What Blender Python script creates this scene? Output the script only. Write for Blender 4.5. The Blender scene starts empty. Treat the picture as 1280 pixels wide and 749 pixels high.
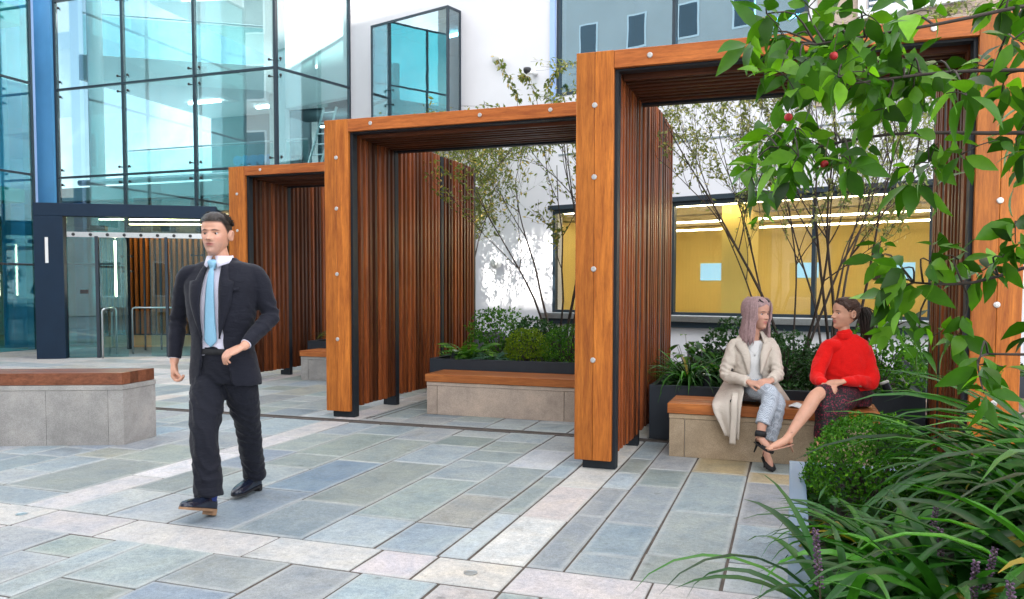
import bpy, bmesh, math, random
from mathutils import Vector, Matrix, noise
PI = math.pi
random.seed(7)
scene = bpy.context.scene
COL = scene.collection

# ---------------------------------------------------------------- helpers
class MB:
    """collects geometry in world coordinates and links it as ONE mesh object"""
    def __init__(s, M=None):
        s.v = []; s.f = []; s.mi = []; s.tone = []; s.M = M; s.t = 0.5; s.m = 0; s.col = []; s.c = (1, 1, 1, 1)
    def add(s, vs, fs, tone=None, m=None):
        n = len(s.v)
        if s.M is not None: vs = [s.M @ Vector(v) for v in vs]
        s.v += [tuple(v) for v in vs]
        for f in fs:
            s.f.append([n + i for i in f]); s.mi.append(s.m if m is None else m)
            s.tone.append(s.t if tone is None else tone); s.col.append(s.c)
    def box(s, x0, x1, y0, y1, z0, z1, tone=None, m=None, b=0.0):
        if x1 < x0: x0, x1 = x1, x0
        if y1 < y0: y0, y1 = y1, y0
        if z1 < z0: z0, z1 = z1, z0
        if b > 0:
            b = min(b, (x1-x0)*.45, (y1-y0)*.45, (z1-z0)*.45)
            vs = []
            for X, sx in ((x0, 1), (x1, -1)):
                for Y, sy in ((y0, 1), (y1, -1)):
                    for Z, sz in ((z0, 1), (z1, -1)):
                        vs += [(X, Y+sy*b, Z+sz*b), (X+sx*b, Y, Z+sz*b), (X+sx*b, Y+sy*b, Z)]
            def I(i, j, k, a): return ((i*2+j)*2+k)*3+a
            fs = [[I(0,0,0,0),I(0,0,1,0),I(0,1,1,0),I(0,1,0,0)], [I(1,0,0,0),I(1,1,0,0),I(1,1,1,0),I(1,0,1,0)],
                  [I(0,0,0,1),I(1,0,0,1),I(1,0,1,1),I(0,0,1,1)], [I(0,1,0,1),I(0,1,1,1),I(1,1,1,1),I(1,1,0,1)],
                  [I(0,0,0,2),I(0,1,0,2),I(1,1,0,2),I(1,0,0,2)], [I(0,0,1,2),I(1,0,1,2),I(1,1,1,2),I(0,1,1,2)]]
            for j in (0, 1):
                for k in (0, 1):
                    fs.append([I(0,j,k,1),I(1,j,k,1),I(1,j,k,2),I(0,j,k,2)])
                    fs.append([I(j,0,k,0),I(j,1,k,0),I(j,1,k,2),I(j,0,k,2)])
                    fs.append([I(j,k,0,0),I(j,k,1,0),I(j,k,1,1),I(j,k,0,1)])
            for i in (0, 1):
                for j in (0, 1):
                    for k in (0, 1):
                        fs.append([I(i,j,k,0),I(i,j,k,1),I(i,j,k,2)])
            s.add(vs, fs, tone, m); return
        s.add([(x0,y0,z0),(x1,y0,z0),(x1,y1,z0),(x0,y1,z0),(x0,y0,z1),(x1,y0,z1),(x1,y1,z1),(x0,y1,z1)],
              [(0,3,2,1),(4,5,6,7),(0,1,5,4),(1,2,6,5),(2,3,7,6),(3,0,4,7)], tone, m)
    def prism(s, pts, z0, z1, tone=None, m=None):
        n = len(pts)
        vs = [(x, y, z0) for x, y in pts] + [(x, y, z1) for x, y in pts]
        fs = [list(range(n))[::-1], list(range(n, 2*n))] + [(i, (i+1) % n, n+(i+1) % n, n+i) for i in range(n)]
        s.add(vs, fs, tone, m)
    def tube(s, pts, rad, seg=8, cap=True, flat=1.0, tone=None, m=None):
        pts = [Vector(p) for p in pts]; n = len(pts)
        if not hasattr(rad, '__len__'): rad = [rad]*n
        vs = []; up = None
        for i, p in enumerate(pts):
            d = (pts[min(i+1, n-1)] - pts[max(i-1, 0)]).normalized()
            if up is None: up = Vector((0, 0, 1)) if abs(d.z) < .9 else Vector((1, 0, 0))
            a = d.cross(up)
            if a.length < 1e-5: a = d.cross(Vector((1, 0, 0)))
            a.normalize(); b = a.cross(d).normalized(); up = b
            for k in range(seg):
                t = 2*PI*k/seg
                vs.append(p + a*math.cos(t)*rad[i] + b*math.sin(t)*rad[i]*flat)
        fs = [(i*seg+k, i*seg+(k+1) % seg, (i+1)*seg+(k+1) % seg, (i+1)*seg+k) for i in range(n-1) for k in range(seg)]
        if cap: fs += [list(range(seg))[::-1], list(range((n-1)*seg, n*seg))]
        s.add(vs, fs, tone, m)
    def lathe(s, c, prof, axis=(0, 0, 1), seg=20, tone=None, m=None):
        ax = Vector(axis).normalized(); q = ax.to_track_quat('Z', 'Y'); c = Vector(c); vs = []
        for r, h in prof:
            for k in range(seg):
                t = 2*PI*k/seg; vs.append(c + q @ Vector((r*math.cos(t), r*math.sin(t), h)))
        n = len(prof)
        fs = [(i*seg+k, i*seg+(k+1) % seg, (i+1)*seg+(k+1) % seg, (i+1)*seg+k) for i in range(n-1) for k in range(seg)]
        fs += [list(range(seg))[::-1], list(range((n-1)*seg, n*seg))]
        s.add(vs, fs, tone, m)
    def build(s, name, mats, parent=None, loc=None, smooth=False, colors=False):
        if not isinstance(mats, (list, tuple)): mats = [mats]
        if parent is not None: inv = parent_matrix(parent).inverted()
        else: inv = Matrix.Translation(Vector(loc if loc else (0, 0, 0))).inverted()
        me = bpy.data.meshes.new(name)
        me.from_pydata([inv @ Vector(v) for v in s.v], [], s.f)
        for m in mats: me.materials.append(m)
        me.polygons.foreach_set('material_index', s.mi)
        if smooth: me.polygons.foreach_set('use_smooth', [True]*len(s.f))
        at = me.attributes.new('tone', 'FLOAT', 'FACE'); at.data.foreach_set('value', s.tone)
        if colors:
            ac = me.attributes.new('hue', 'FLOAT_COLOR', 'FACE'); ac.data.foreach_set('color', [x for c in s.col for x in c])
        me.update()
        o = bpy.data.objects.new(name, me); COL.objects.link(o)
        if parent is not None: o.parent = parent
        elif loc: o.location = loc
        return o

PM = {}
def parent_matrix(o):
    m = Matrix.LocRotScale(o.location, o.rotation_euler, o.scale)
    return parent_matrix(o.parent) @ m if o.parent else m

def tag(o, label=None, cat=None, group=None, kind=None):
    if label: o['label'] = label
    if cat: o['category'] = cat
    if group: o['group'] = group
    if kind: o['kind'] = kind
    return o
def thing(name, label, cat, loc, rz=0, group=None):
    o = bpy.data.objects.new(name, None); COL.objects.link(o)
    o.empty_display_size = .2
    o.location = loc; o.rotation_euler = (0, 0, rz)
    return tag(o, label, cat, group)
def kids(o): return [c for c in bpy.data.objects if c.parent == o]
def copy_tree(o, parent=None):
    ch = kids(o); c = o.copy(); COL.objects.link(c)
    if parent is not None: c.parent = parent
    for k in ch: copy_tree(k, c)
    return c

# ---------------------------------------------------------------- materials
def newmat(name):
    m = bpy.data.materials.new(name); m.use_nodes = True; nt = m.node_tree
    return m, nt, nt.nodes['Principled BSDF']
def coords(nt, stretch=(1, 1, 1)):
    tc = nt.nodes.new('ShaderNodeTexCoord'); mp = nt.nodes.new('ShaderNodeMapping')
    mp.inputs['Scale'].default_value = stretch
    nt.links.new(tc.outputs['Object'], mp.inputs['Vector']); return mp.outputs['Vector']
def noise_node(nt, vec, scale, detail=4, rough=.6, dist=0):
    n = nt.nodes.new('ShaderNodeTexNoise'); nt.links.new(vec, n.inputs['Vector'])
    n.inputs['Scale'].default_value = scale; n.inputs['Detail'].default_value = detail
    n.inputs['Roughness'].default_value = rough; n.inputs['Distortion'].default_value = dist
    return n.outputs['Fac']
def ramp(nt, fac, stops):
    r = nt.nodes.new('ShaderNodeValToRGB'); nt.links.new(fac, r.inputs['Fac'])
    e = r.color_ramp.elements
    while len(e) < len(stops): e.new(.5)
    for el, (p, c) in zip(e, stops): el.position = p; el.color = (c[0], c[1], c[2], 1)
    return r.outputs['Color']
def mixc(nt, a, b, fac, mode='MIX'):
    m = nt.nodes.new('ShaderNodeMix'); m.data_type = 'RGBA'; m.blend_type = mode
    for sock, v in ((m.inputs[6], a), (m.inputs[7], b), (m.inputs[0], fac)):
        if hasattr(v, 'links'): nt.links.new(v, sock)
        elif isinstance(v, (int, float)): sock.default_value = v
        else: sock.default_value = (v[0], v[1], v[2], 1)
    return m.outputs[2]
def attr(nt, name, out='Fac'):
    a = nt.nodes.new('ShaderNodeAttribute'); a.attribute_name = name; return a.outputs[out]
def math_node(nt, op, a, b=None):
    m = nt.nodes.new('ShaderNodeMath'); m.operation = op
    for i, v in enumerate((a, b)):
        if v is None: continue
        if hasattr(v, 'links'): nt.links.new(v, m.inputs[i])
        else: m.inputs[i].default_value = v
    return m.outputs[0]
def bump(nt, bsdf, h, strength=.3, dist=.01):
    b = nt.nodes.new('ShaderNodeBump'); b.inputs['Strength'].default_value = strength; b.inputs['Distance'].default_value = dist
    nt.links.new(h, b.inputs['Height']); nt.links.new(b.outputs['Normal'], bsdf.inputs['Normal'])
def sc(c, k): return tuple(min(1, x*k) for x in c[:3])

def simple(name, c, rough=.6, var=.12, scale=6, bs=0, bscale=80, metal=0, stretch=(1, 1, 1), tone=0, spec=.5, bdist=.004):
    m, nt, p = newmat(name); v = coords(nt, stretch)
    n = noise_node(nt, v, scale, 5)
    col = ramp(nt, n, [(.25, sc(c, 1-var)), (.75, sc(c, 1+var))])
    if tone:
        t = attr(nt, 'tone')
        col = mixc(nt, col, ramp(nt, t, [(0, (1-tone,)*3), (1, (1+tone,)*3)]), 1, 'MULTIPLY')
        # ramp colours above one are allowed: tone 1 lightens the piece
    nt.links.new(col, p.inputs['Base Color'])
    p.inputs['Roughness'].default_value = rough; p.inputs['Metallic'].default_value = metal
    p.inputs['Specular IOR Level'].default_value = spec
    if bs: bump(nt, p, noise_node(nt, v, bscale, 6), bs, bdist)
    return m

def wood(name, dark, light, stretch, rough=.45, tone=.35, gscale=1.0):
    m, nt, p = newmat(name); v = coords(nt, stretch)
    t = attr(nt, 'tone')
    # shift the grain from plank to plank
    add = nt.nodes.new('ShaderNodeVectorMath'); add.operation = 'ADD'
    comb = nt.nodes.new('ShaderNodeCombineXYZ')
    k = math_node(nt, 'MULTIPLY', t, 37.0)
    for i in range(3): nt.links.new(k, comb.inputs[i])
    nt.links.new(v, add.inputs[0]); nt.links.new(comb.outputs[0], add.inputs[1])
    vv = add.outputs[0]
    g1 = noise_node(nt, vv, 3.0*gscale, 6, .65, .6)
    g2 = noise_node(nt, vv, 22.0*gscale, 5, .7, .3)
    mid = tuple((a+b)/2 for a, b in zip(dark, light))
    c1 = ramp(nt, g1, [(.3, dark), (.5, mid), (.72, light)])
    c2 = mixc(nt, c1, ramp(nt, g2, [(.3, (.72, .66, .62)), (.6, (1.04, 1.02, 1.0))]), .7, 'MULTIPLY')
    big = noise_node(nt, coords(nt, (1, 1, 1)), 1.4, 3)
    c2 = mixc(nt, c2, ramp(nt, big, [(.35, (.82, .78, .74)), (.6, (1.05, 1.05, 1.05))]), .6, 'MULTIPLY')
    kv = nt.nodes.new('ShaderNodeTexVoronoi'); kv.inputs['Scale'].default_value = 1.7; nt.links.new(vv, kv.inputs['Vector'])
    c2 = mixc(nt, c2, ramp(nt, kv.outputs['Distance'], [(.0, (.30, .24, .2)), (.07, (.75, .7, .66)), (.12, (1, 1, 1))]), .8, 'MULTIPLY')
    st = noise_node(nt, vv, 9.0*gscale, 8, .8, .2)
    c2 = mixc(nt, c2, ramp(nt, st, [(.36, (.62, .56, .5)), (.52, (1, 1, 1)), (.72, (1.12, 1.14, 1.16))]), .75, 'MULTIPLY')
    p.inputs['Specular IOR Level'].default_value = .3
    c3 = mixc(nt, c2, ramp(nt, t, [(0, (1-tone,)*3), (1, (1+tone, 1+tone*.9, 1+tone*.8))]), 1, 'MULTIPLY')
    nt.links.new(c3, p.inputs['Base Color'])
    rr = nt.nodes.new('ShaderNodeMapRange'); nt.links.new(g2, rr.inputs[0])
    rr.inputs[3].default_value = rough-.1; rr.inputs[4].default_value = rough+.15
    nt.links.new(rr.outputs[0], p.inputs['Roughness'])
    bump(nt, p, g2, .25, .002)
    return m

def glass(name, tint, refl=.12, rough=.0, gc=(.86, .97, 1)):
    m = bpy.data.materials.new(name); m.use_nodes = True; nt = m.node_tree
    nt.nodes.clear()
    out = nt.nodes.new('ShaderNodeOutputMaterial'); mix = nt.nodes.new('ShaderNodeMixShader')
    tr = nt.nodes.new('ShaderNodeBsdfTransparent'); gl = nt.nodes.new('ShaderNodeBsdfGlossy')
    tr.inputs[0].default_value = (*tint, 1); gl.inputs['Color'].default_value = (*gc, 1); gl.inputs['Roughness'].default_value = rough
    lw = nt.nodes.new('ShaderNodeLayerWeight'); lw.inputs['Blend'].default_value = .5
    p5 = math_node(nt, 'POWER', lw.outputs['Facing'], 3.0)
    mr = nt.nodes.new('ShaderNodeMapRange'); nt.links.new(p5, mr.inputs[0])
    mr.inputs[3].default_value = refl; mr.inputs[4].default_value = .95
    nt.links.new(mr.outputs[0], mix.inputs[0]); nt.links.new(tr.outputs[0], mix.inputs[1]); nt.links.new(gl.outputs[0], mix.inputs[2])
    # slight pane waviness
    b = nt.nodes.new('ShaderNodeBump'); b.inputs['Strength'].default_value = .06; b.inputs['Distance'].default_value = .015
    nt.links.new(noise_node(nt, coords(nt), .9, 2), b.inputs['Height']); nt.links.new(b.outputs['Normal'], gl.inputs['Normal'])
    nt.links.new(mix.outputs[0], out.inputs[0]); return m
def emit(name, c, s):
    m, nt, p = newmat(name); p.inputs['Base Color'].default_value = (*c, 1)
    p.inputs['Emission Color'].default_value = (*c, 1); p.inputs['Emission Strength'].default_value = s; return m

MAT = {}
MAT['post'] = wood('oiled_front_boards', (.31, .082, .014), (.64, .215, .034), (7, 7, .55), .38, .16)
MAT['lintel'] = wood('oiled_lintel_board', (.36, .095, .022), (.62, .195, .045), (.55, 7, 7), .38, .16)
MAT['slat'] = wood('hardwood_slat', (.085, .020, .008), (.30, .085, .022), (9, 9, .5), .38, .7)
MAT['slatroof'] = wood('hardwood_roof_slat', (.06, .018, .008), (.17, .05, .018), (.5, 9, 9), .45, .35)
MAT['seat'] = wood('bench_seat_boards', (.34, .10, .03), (.56, .20, .05), (.5, 8, 8), .36, .25)
MAT['seatgrey'] = wood('weathered_seat_boards', (.12, .045, .025), (.26, .10, .055), (.5, 8, 8), .34, .25)
MAT['deck'] = wood('greyed_deck_boards', (.15, .11, .09), (.30, .23, .19), (6, .5, 6), .6, .2)
MAT['lobbyslat'] = wood('lobby_slat', (.30, .10, .02), (.50, .20, .045), (9, 9, .5), .45, .1)
MAT['steel'] = simple('black_powder_coated_steel', (.014, .019, .026), .5, .15, 5, .05, 200, spec=.3)
MAT['planter'] = simple('dark_grey_planter_metal', (.030, .038, .050), .5, .15, 4, .05, 150, spec=.35)
MAT['rim'] = simple('blue_grey_planter_metal', (.13, .19, .27), .4, .1, 4, .05, 150)
MAT['bolt'] = simple('stainless_bolt', (.62, .61, .6), .35, .1, 40, 0, 1, .7)
MAT['render'] = simple('white_render', (.74, .74, .775), .8, .035, 1.6, .06, 120)
MAT['white'] = simple('white_paint_interior', (.82, .85, .85), .7, .04, 1, 0)
MAT['mullion'] = simple('dark_mullion', (.02, .035, .05), .4, .1, 5)
MAT['blue'] = simple('blue_cladding_panel', (.10, .34, .62), .45, .08, 1.5)
MAT['bluelight'] = simple('pale_blue_cladding', (.36, .52, .85), .45, .08, 1.5)
MAT['portal'] = simple('navy_portal_cladding', (.005, .020, .045), .5, .15, 2, spec=.3)
MAT['stainless'] = simple('brushed_stainless', (.6, .63, .64), .3, .1, 30, 0, 1, .9)
MAT['soil'] = simple('dark_soil', (.03, .02, .014), .95, .5, 20, .9, 60, bdist=.03)
MAT['yellow'] = simple('yellow_gallery_wall', (.84, .62, .20), .75, .06, .8)
MAT['yellowlight'] = simple('pale_yellow_column', (.90, .68, .20), .7, .05, .8)
MAT['ceil'] = simple('gallery_ceiling', (.30, .24, .13), .8, .1, 1)
MAT['floorwarm'] = simple('lobby_floor', (.62, .48, .3), .35, .1, .8)
MAT['floorgrey'] = simple('entrance_mat', (.22, .3, .34), .7, .1, 3)
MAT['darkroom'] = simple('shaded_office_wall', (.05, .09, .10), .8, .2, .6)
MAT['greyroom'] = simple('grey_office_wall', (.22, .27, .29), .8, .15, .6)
MAT['teal'] = glass('teal_facade_glass', (.68, .83, .84), .17, 0, (.92, .98, 1))
MAT['teal2'] = glass('deep_teal_glass', (.30, .74, .76), .16)
MAT['clear'] = glass('clear_glass', (.93, .94, .92), .05)
MAT['bayglass'] = glass('blue_bay_glass', (.34, .56, .62), .26, 0, (.80, .93, .95))
MAT['winglass'] = glass('blue_window_glass', (.24, .46, .58), .42, 0, (.62, .84, .95))
MAT['doorglass'] = glass('door_glass', (.78, .94, .93), .05)
MAT['tube'] = emit('warm_strip_light', (1, .74, .38), 8)
MAT['tubew'] = emit('white_strip_light', (.9, .97, 1), 9)
MAT['stripyellow'] = emit('gallery_strip_light', (1, .86, .58), 10)
MAT['screen'] = emit('blue_daylit_opening', (.30, .58, .85), .28)
MAT['dark'] = simple('black_plastic', (.02, .02, .022), .4, .1, 10)
MAT['whiteplastic'] = simple('white_plastic', (.78, .78, .76), .35, .03, 10)

# stone for benches: speckled
def stone(name, base, tint, rough=.75, stain=.5):
    m, nt, p = newmat(name); v = coords(nt)
    sp = noise_node(nt, v, 160, 3, .7); blot = noise_node(nt, v, 2.6, 5, .65); fine = noise_node(nt, v, 18, 5, .6)
    c = ramp(nt, blot, [(.25, sc(base, .72)), (.5, base), (.8, tint)])
    c = mixc(nt, c, ramp(nt, sp, [(.35, (.66, .66, .66)), (.6, (1.12, 1.12, 1.12))]), .8, 'MULTIPLY')
    c = mixc(nt, c, ramp(nt, fine, [(.3, (.82, .8, .78)), (.65, (1.06, 1.05, 1.04))]), stain, 'MULTIPLY')
    c = mixc(nt, c, ramp(nt, attr(nt, 'tone'), [(0, (.75,)*3), (1, (1.25,)*3)]), 1, 'MULTIPLY')
    nt.links.new(c, p.inputs['Base Color']); p.inputs['Roughness'].default_value = rough; p.inputs['Specular IOR Level'].default_value = .25
    bump(nt, p, sp, .25, .002); return m
MAT['granite'] = stone('grey_granite', (.36, .345, .33), (.50, .46, .43))
MAT['sandstone'] = stone('buff_sandstone', (.46, .35, .235), (.60, .47, .34))
MAT['sandpink'] = stone('pink_buff_sandstone', (.50, .40, .33), (.64, .50, .40))
MAT['mortar_light'] = simple('pale_mortar', (.6, .57, .5), .9, .1, 20)

# paving: one colour per slab (its own stone), riven surface
def paving_mat():
    m, nt, p = newmat('riven_stone_paving'); v = coords(nt)
    c0 = attr(nt, 'hue', 'Color')
    blot = noise_node(nt, v, 3.2, 9, .72, .6); med = noise_node(nt, v, 13, 9, .75, .5); sp = noise_node(nt, v, 190, 3, .7)
    c = mixc(nt, c0, ramp(nt, blot, [(.30, (.68, .76, .84)), (.5, (1, 1, 1)), (.70, (1.18, 1.14, 1.04))]), .9, 'MULTIPLY')
    c = mixc(nt, c, ramp(nt, med, [(.3, (.74, .74, .73)), (.62, (1.10, 1.10, 1.10))]), .8, 'MULTIPLY')
    c = mixc(nt, c, ramp(nt, sp, [(.34, (.66, .66, .66)), (.62, (1.15, 1.15, 1.15))]), .8, 'MULTIPLY')
    g40 = noise_node(nt, v, 42, 6, .8); c = mixc(nt, c, ramp(nt, g40, [(.32, (.66, .66, .65)), (.5, (1, 1, 1)), (.70, (1.22, 1.21, 1.19))]), .85, 'MULTIPLY')
    stn = noise_node(nt, v, 1.1, 8, .8, 1.2); c = mixc(nt, c, ramp(nt, stn, [(.34, (.70, .66, .60)), (.46, (1, 1, 1))]), .6, 'MULTIPLY')
    vg = nt.nodes.new('ShaderNodeTexVoronoi'); vg.inputs['Scale'].default_value = 2.3; nt.links.new(v, vg.inputs['Vector'])
    c = mixc(nt, c, ramp(nt, vg.outputs['Distance'], [(.0, (.35, .35, .35)), (.045, (.55, .55, .55)), (.06, (1, 1, 1))]), .55, 'MULTIPLY')
    p.inputs['Specular IOR Level'].default_value = .28
    # pale mineral bloom and dirt near slab edges (edge attribute is 1 on the arrises)
    e = attr(nt, 'edge')
    eb = math_node(nt, 'MULTIPLY', e, noise_node(nt, v, 7, 4))
    c = mixc(nt, c, (.46, .46, .44), math_node(nt, 'MULTIPLY', eb, .8))
    nt.links.new(c, p.inputs['Base Color'])
    mr = nt.nodes.new('ShaderNodeMapRange'); nt.links.new(med, mr.inputs[0]); mr.inputs[3].default_value = .38; mr.inputs[4].default_value = .72
    nt.links.new(mr.outputs[0], p.inputs['Roughness'])
    hsum = math_node(nt, 'ADD', math_node(nt, 'MULTIPLY', med, 1.0), math_node(nt, 'MULTIPLY', sp, .12))
    bump(nt, p, hsum, .35, .008)
    return m
MAT['paving'] = paving_mat()
MAT['joint'] = simple('dirty_joint_mortar', (.085, .066, .052), .95, .5, 9, .6, 90)
MAT['ground'] = simple('far_ground', (.3, .31, .31), .9, .1, .5)

# ---------------------------------------------------------------- camera
cam = bpy.data.cameras.new('camera'); co = bpy.data.objects.new('camera', cam); COL.objects.link(co)
F_, PY_, YAW, PIT, ROL, HC = 1002.2, 410.0, -.3358, .0491, .0021, 1.4
def _R():
    cy, sy = math.cos(YAW), math.sin(YAW); cp, sp = math.cos(PIT), math.sin(PIT); cr, sr = math.cos(ROL), math.sin(ROL)
    Ry = Matrix(((cy, -sy, 0), (sy, cy, 0), (0, 0, 1))); P = Matrix(((1, 0, 0), (0, cp, -sp), (0, sp, cp))); Q = Matrix(((cr, 0, sr), (0, 1, 0), (-sr, 0, cr)))
    return Q @ P @ Ry
_M = _R(); r_, f_, u_ = _M[0], _M[1], _M[2]
rot = Matrix(((r_[0], u_[0], -f_[0]), (r_[1], u_[1], -f_[1]), (r_[2], u_[2], -f_[2])))
co.matrix_world = Matrix.Translation((0, 0, HC)) @ rot.to_4x4()
cam.sensor_width = 36; cam.lens = F_/1280*36; cam.shift_y = (PY_-374.5)/1280; cam.clip_start = .05; cam.clip_end = 2000
scene.camera = co

# ---------------------------------------------------------------- light
W = bpy.data.worlds.new('World'); scene.world = W; W.use_nodes = True; nt = W.node_tree; nt.nodes.clear()
SUN_AZ = math.atan2(-.285, -.958)      # horizontal direction towards the sun: x = sin, y = cos
SUN_EL = math.radians(41)
out = nt.nodes.new('ShaderNodeOutputWorld'); bg = nt.nodes.new('ShaderNodeBackground'); sky = nt.nodes.new('ShaderNodeTexSky')
sky.sky_type = 'NISHITA'; sky.sun_disc = False; sky.sun_elevation = SUN_EL; sky.sun_rotation = SUN_AZ
sky.air_density = 1.0; sky.dust_density = 2.0; sky.ozone_density = 1.0
tc = nt.nodes.new('ShaderNodeTexCoord')
cl = noise_node(nt, tc.outputs['Generated'], 2.6, 6, .6, .3)
cloudfac = ramp(nt, cl, [(.42, (0, 0, 0)), (.60, (1, 1, 1))])
hs = nt.nodes.new('ShaderNodeHueSaturation'); hs.inputs['Saturation'].default_value = .6; nt.links.new(sky.outputs[0], hs.inputs['Color'])
c_ = mixc(nt, hs.outputs[0], (14, 14, 14), math_node(nt, 'MULTIPLY', cloudfac, .75))
nt.links.new(c_, bg.inputs[0]); bg.inputs[1].default_value = .13; nt.links.new(bg.outputs[0], out.inputs[0])
sun = bpy.data.lights.new('sun', 'SUN'); sun.energy = 4.5; sun.angle = math.radians(.53); sun.color = (1, .95, .87)
so = bpy.data.objects.new('sun', sun); COL.objects.link(so)
sd = Vector((math.cos(SUN_EL)*math.sin(SUN_AZ), math.cos(SUN_EL)*math.cos(SUN_AZ), math.sin(SUN_EL)))
so.rotation_euler = sd.to_track_quat('Z', 'Y').to_euler(); so.location = sd*60
vs = scene.view_settings; vs.view_transform = 'Standard'; vs.look = 'None'; vs.gamma = 1; vs.use_curve_mapping = False
vs.exposure = 1.76
scene.render.engine = 'CYCLES'
cy = scene.cycles; cy.use_denoising = True; cy.max_bounces = 10; cy.diffuse_bounces = 2; cy.glossy_bounces = 4; cy.transparent_max_bounces = 24
cy.transmission_bounces = 4; cy.caustics_reflective = False; cy.caustics_refractive = False; cy.sample_clamp_indirect = 8
# ================================================================ ground and paving
g = MB(); g.box(-60, 60, -60, 80, -.3, -.03); tag(g.build('ground', MAT['ground']), kind='structure')
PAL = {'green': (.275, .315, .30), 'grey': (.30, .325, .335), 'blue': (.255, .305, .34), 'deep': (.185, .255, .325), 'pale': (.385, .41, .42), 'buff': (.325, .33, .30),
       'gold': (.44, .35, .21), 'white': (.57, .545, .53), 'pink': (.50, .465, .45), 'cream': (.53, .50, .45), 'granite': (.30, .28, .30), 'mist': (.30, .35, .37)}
slabs = []   # x0,x1,y0,y1,kind
rp = random.Random(11)
def pickcol():
    return rp.choices(['green', 'grey', 'blue', 'pale', 'buff', 'mist', 'deep'], [22, 20, 20, 14, 4, 22, 1])[0]
def column(x0, x1, y0, y1, joints=(), kinds=None):
    """a run of slabs of one width along the depth direction"""
    ys = [y0] + [j for j in joints if y0 < j < y1]
    y = ys[-1]; w = abs(x1-x0)
    while True:
        L = rp.choice((.4, .55, .65, .8, .95)) * (1.15 if w > .42 else .9) * rp.uniform(.9, 1.1)
        if y + L > y1 - .3: break
        y += L; ys.append(y)
    ys.append(y1)
    for i in range(len(ys)-1):
        slabs.append((x0, x1, ys[i], ys[i+1], (kinds or {}).get(i) or pickcol()))
def band_d(x0, x1, y0, y1):
    y = y0
    while y < y1 - .01:
        L = min(rp.uniform(.62, .95), y1-y)
        if y1-y-L < .3: L = y1-y
        slabs.append((x0, x1, y, y+L, rp.choice(('white', 'white', 'pink', 'cream', 'pink')))); y += L
def band_l(y0, y1, x0, x1, brk=()):
    xs = sorted(set([x0, x1] + [b for b in brk if x0 < b < x1])); i = 0
    while i < len(xs)-1:
        if xs[i+1]-xs[i] > 1.1: xs.insert(i+1, xs[i]+rp.uniform(.62, .95))
        else: i += 1
    for a, b in zip(xs[:-1], xs[1:]): slabs.append((a, b, y0, y1, rp.choice(('white', 'pink', 'pink', 'white', 'cream'))))
DX = 3.09
hand = {(-4.34, -3.97): (4.35,), (-3.97, -3.5): (4.35, 5.3), (-3.5, -3.05): (4.68, 5.66), (-3.05, -2.56): (4.5, 5.77), (-2.56, -2.11): (4.31, 5.36),
        (-2.11, -1.735): (4.3, 5.0, 5.9), (-1.735, -1.56): (4.65, 5.67), (-1.25, -1.045): (4.77, 5.5), (-1.045, -.71): (4.09, 4.68, 5.64, 6.2), (-.71, -.29): (4.19, 5.07, 6.2),
        (-.29, .25): (4.2, 4.9, 6.0, 6.35)}
hk = {(-3.5, -3.05): {1: 'deep'}, (-2.56, -2.11): {1: 'green'}, (-3.05, -2.56): {1: 'green'}, (-.71, -.29): {0: 'green', 2: 'mist', 3: 'gold'}, (-1.045, -.71): {1: 'blue', 2: 'mist'},
      (-.29, .25): {3: 'gold'}, (-2.11, -1.735): {1: 'buff'}}
YB0, YB1 = 3.43, 3.78       # crosswise white band in front
for (a, b), js in hand.items(): column(a, b, YB1, 7.30, js, hk.get((a, b)))
band_d(-1.56, -1.25, YB1, 7.30); band_d(-4.65, -4.34, YB1, 7.30)
# generic columns left of the mapped area and everywhere else
def fill(x0, x1, y0, y1, depth_bands=()):
    xs = [x0]
    while xs[-1] < x1-.01:
        w = rp.choice((.2, .34, .4, .46, .48, .38)); nx = xs[-1]+w
        if x1-nx < .18: nx = x1
        xs.append(nx)
    for a, b in zip(xs[:-1], xs[1:]): column(a, b, y0, y1, (y0+rp.uniform(.2, .8),))
for k in range(0, 5):
    fill(-4.65-DX*(k+1)+.31, -4.65-DX*k, YB1, 7.30); band_d(-4.65-DX*(k+1), -4.65-DX*(k+1)+.31, YB1, 7.30)
fill(.25, 4.0, YB1, 7.30)
band_l(YB0, YB1, -20.1, 4, (-4.34, -3.71, -2.7, -2.05, -1.72, -1.25, -.6))
for k in range(-1, 6):
    fill(-1.25-DX*k, -1.56-DX*(k-1), -1.0, YB0) if k < 6 else None
    band_d(-1.56-DX*k, -1.25-DX*k, -1.0, YB0)
# behind the slot drain
XW = -9.4
for k in range(-1, 3):
    x0, x1 = -1.25-DX*k, -1.56-DX*(k-1)
    fill(x0, x1, 7.46, 13.0); band_d(-1.56-DX*k, -1.25-DX*k, 7.46, 13.0)
fill(-20.1, -7.74, 7.46, 9.3)
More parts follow.
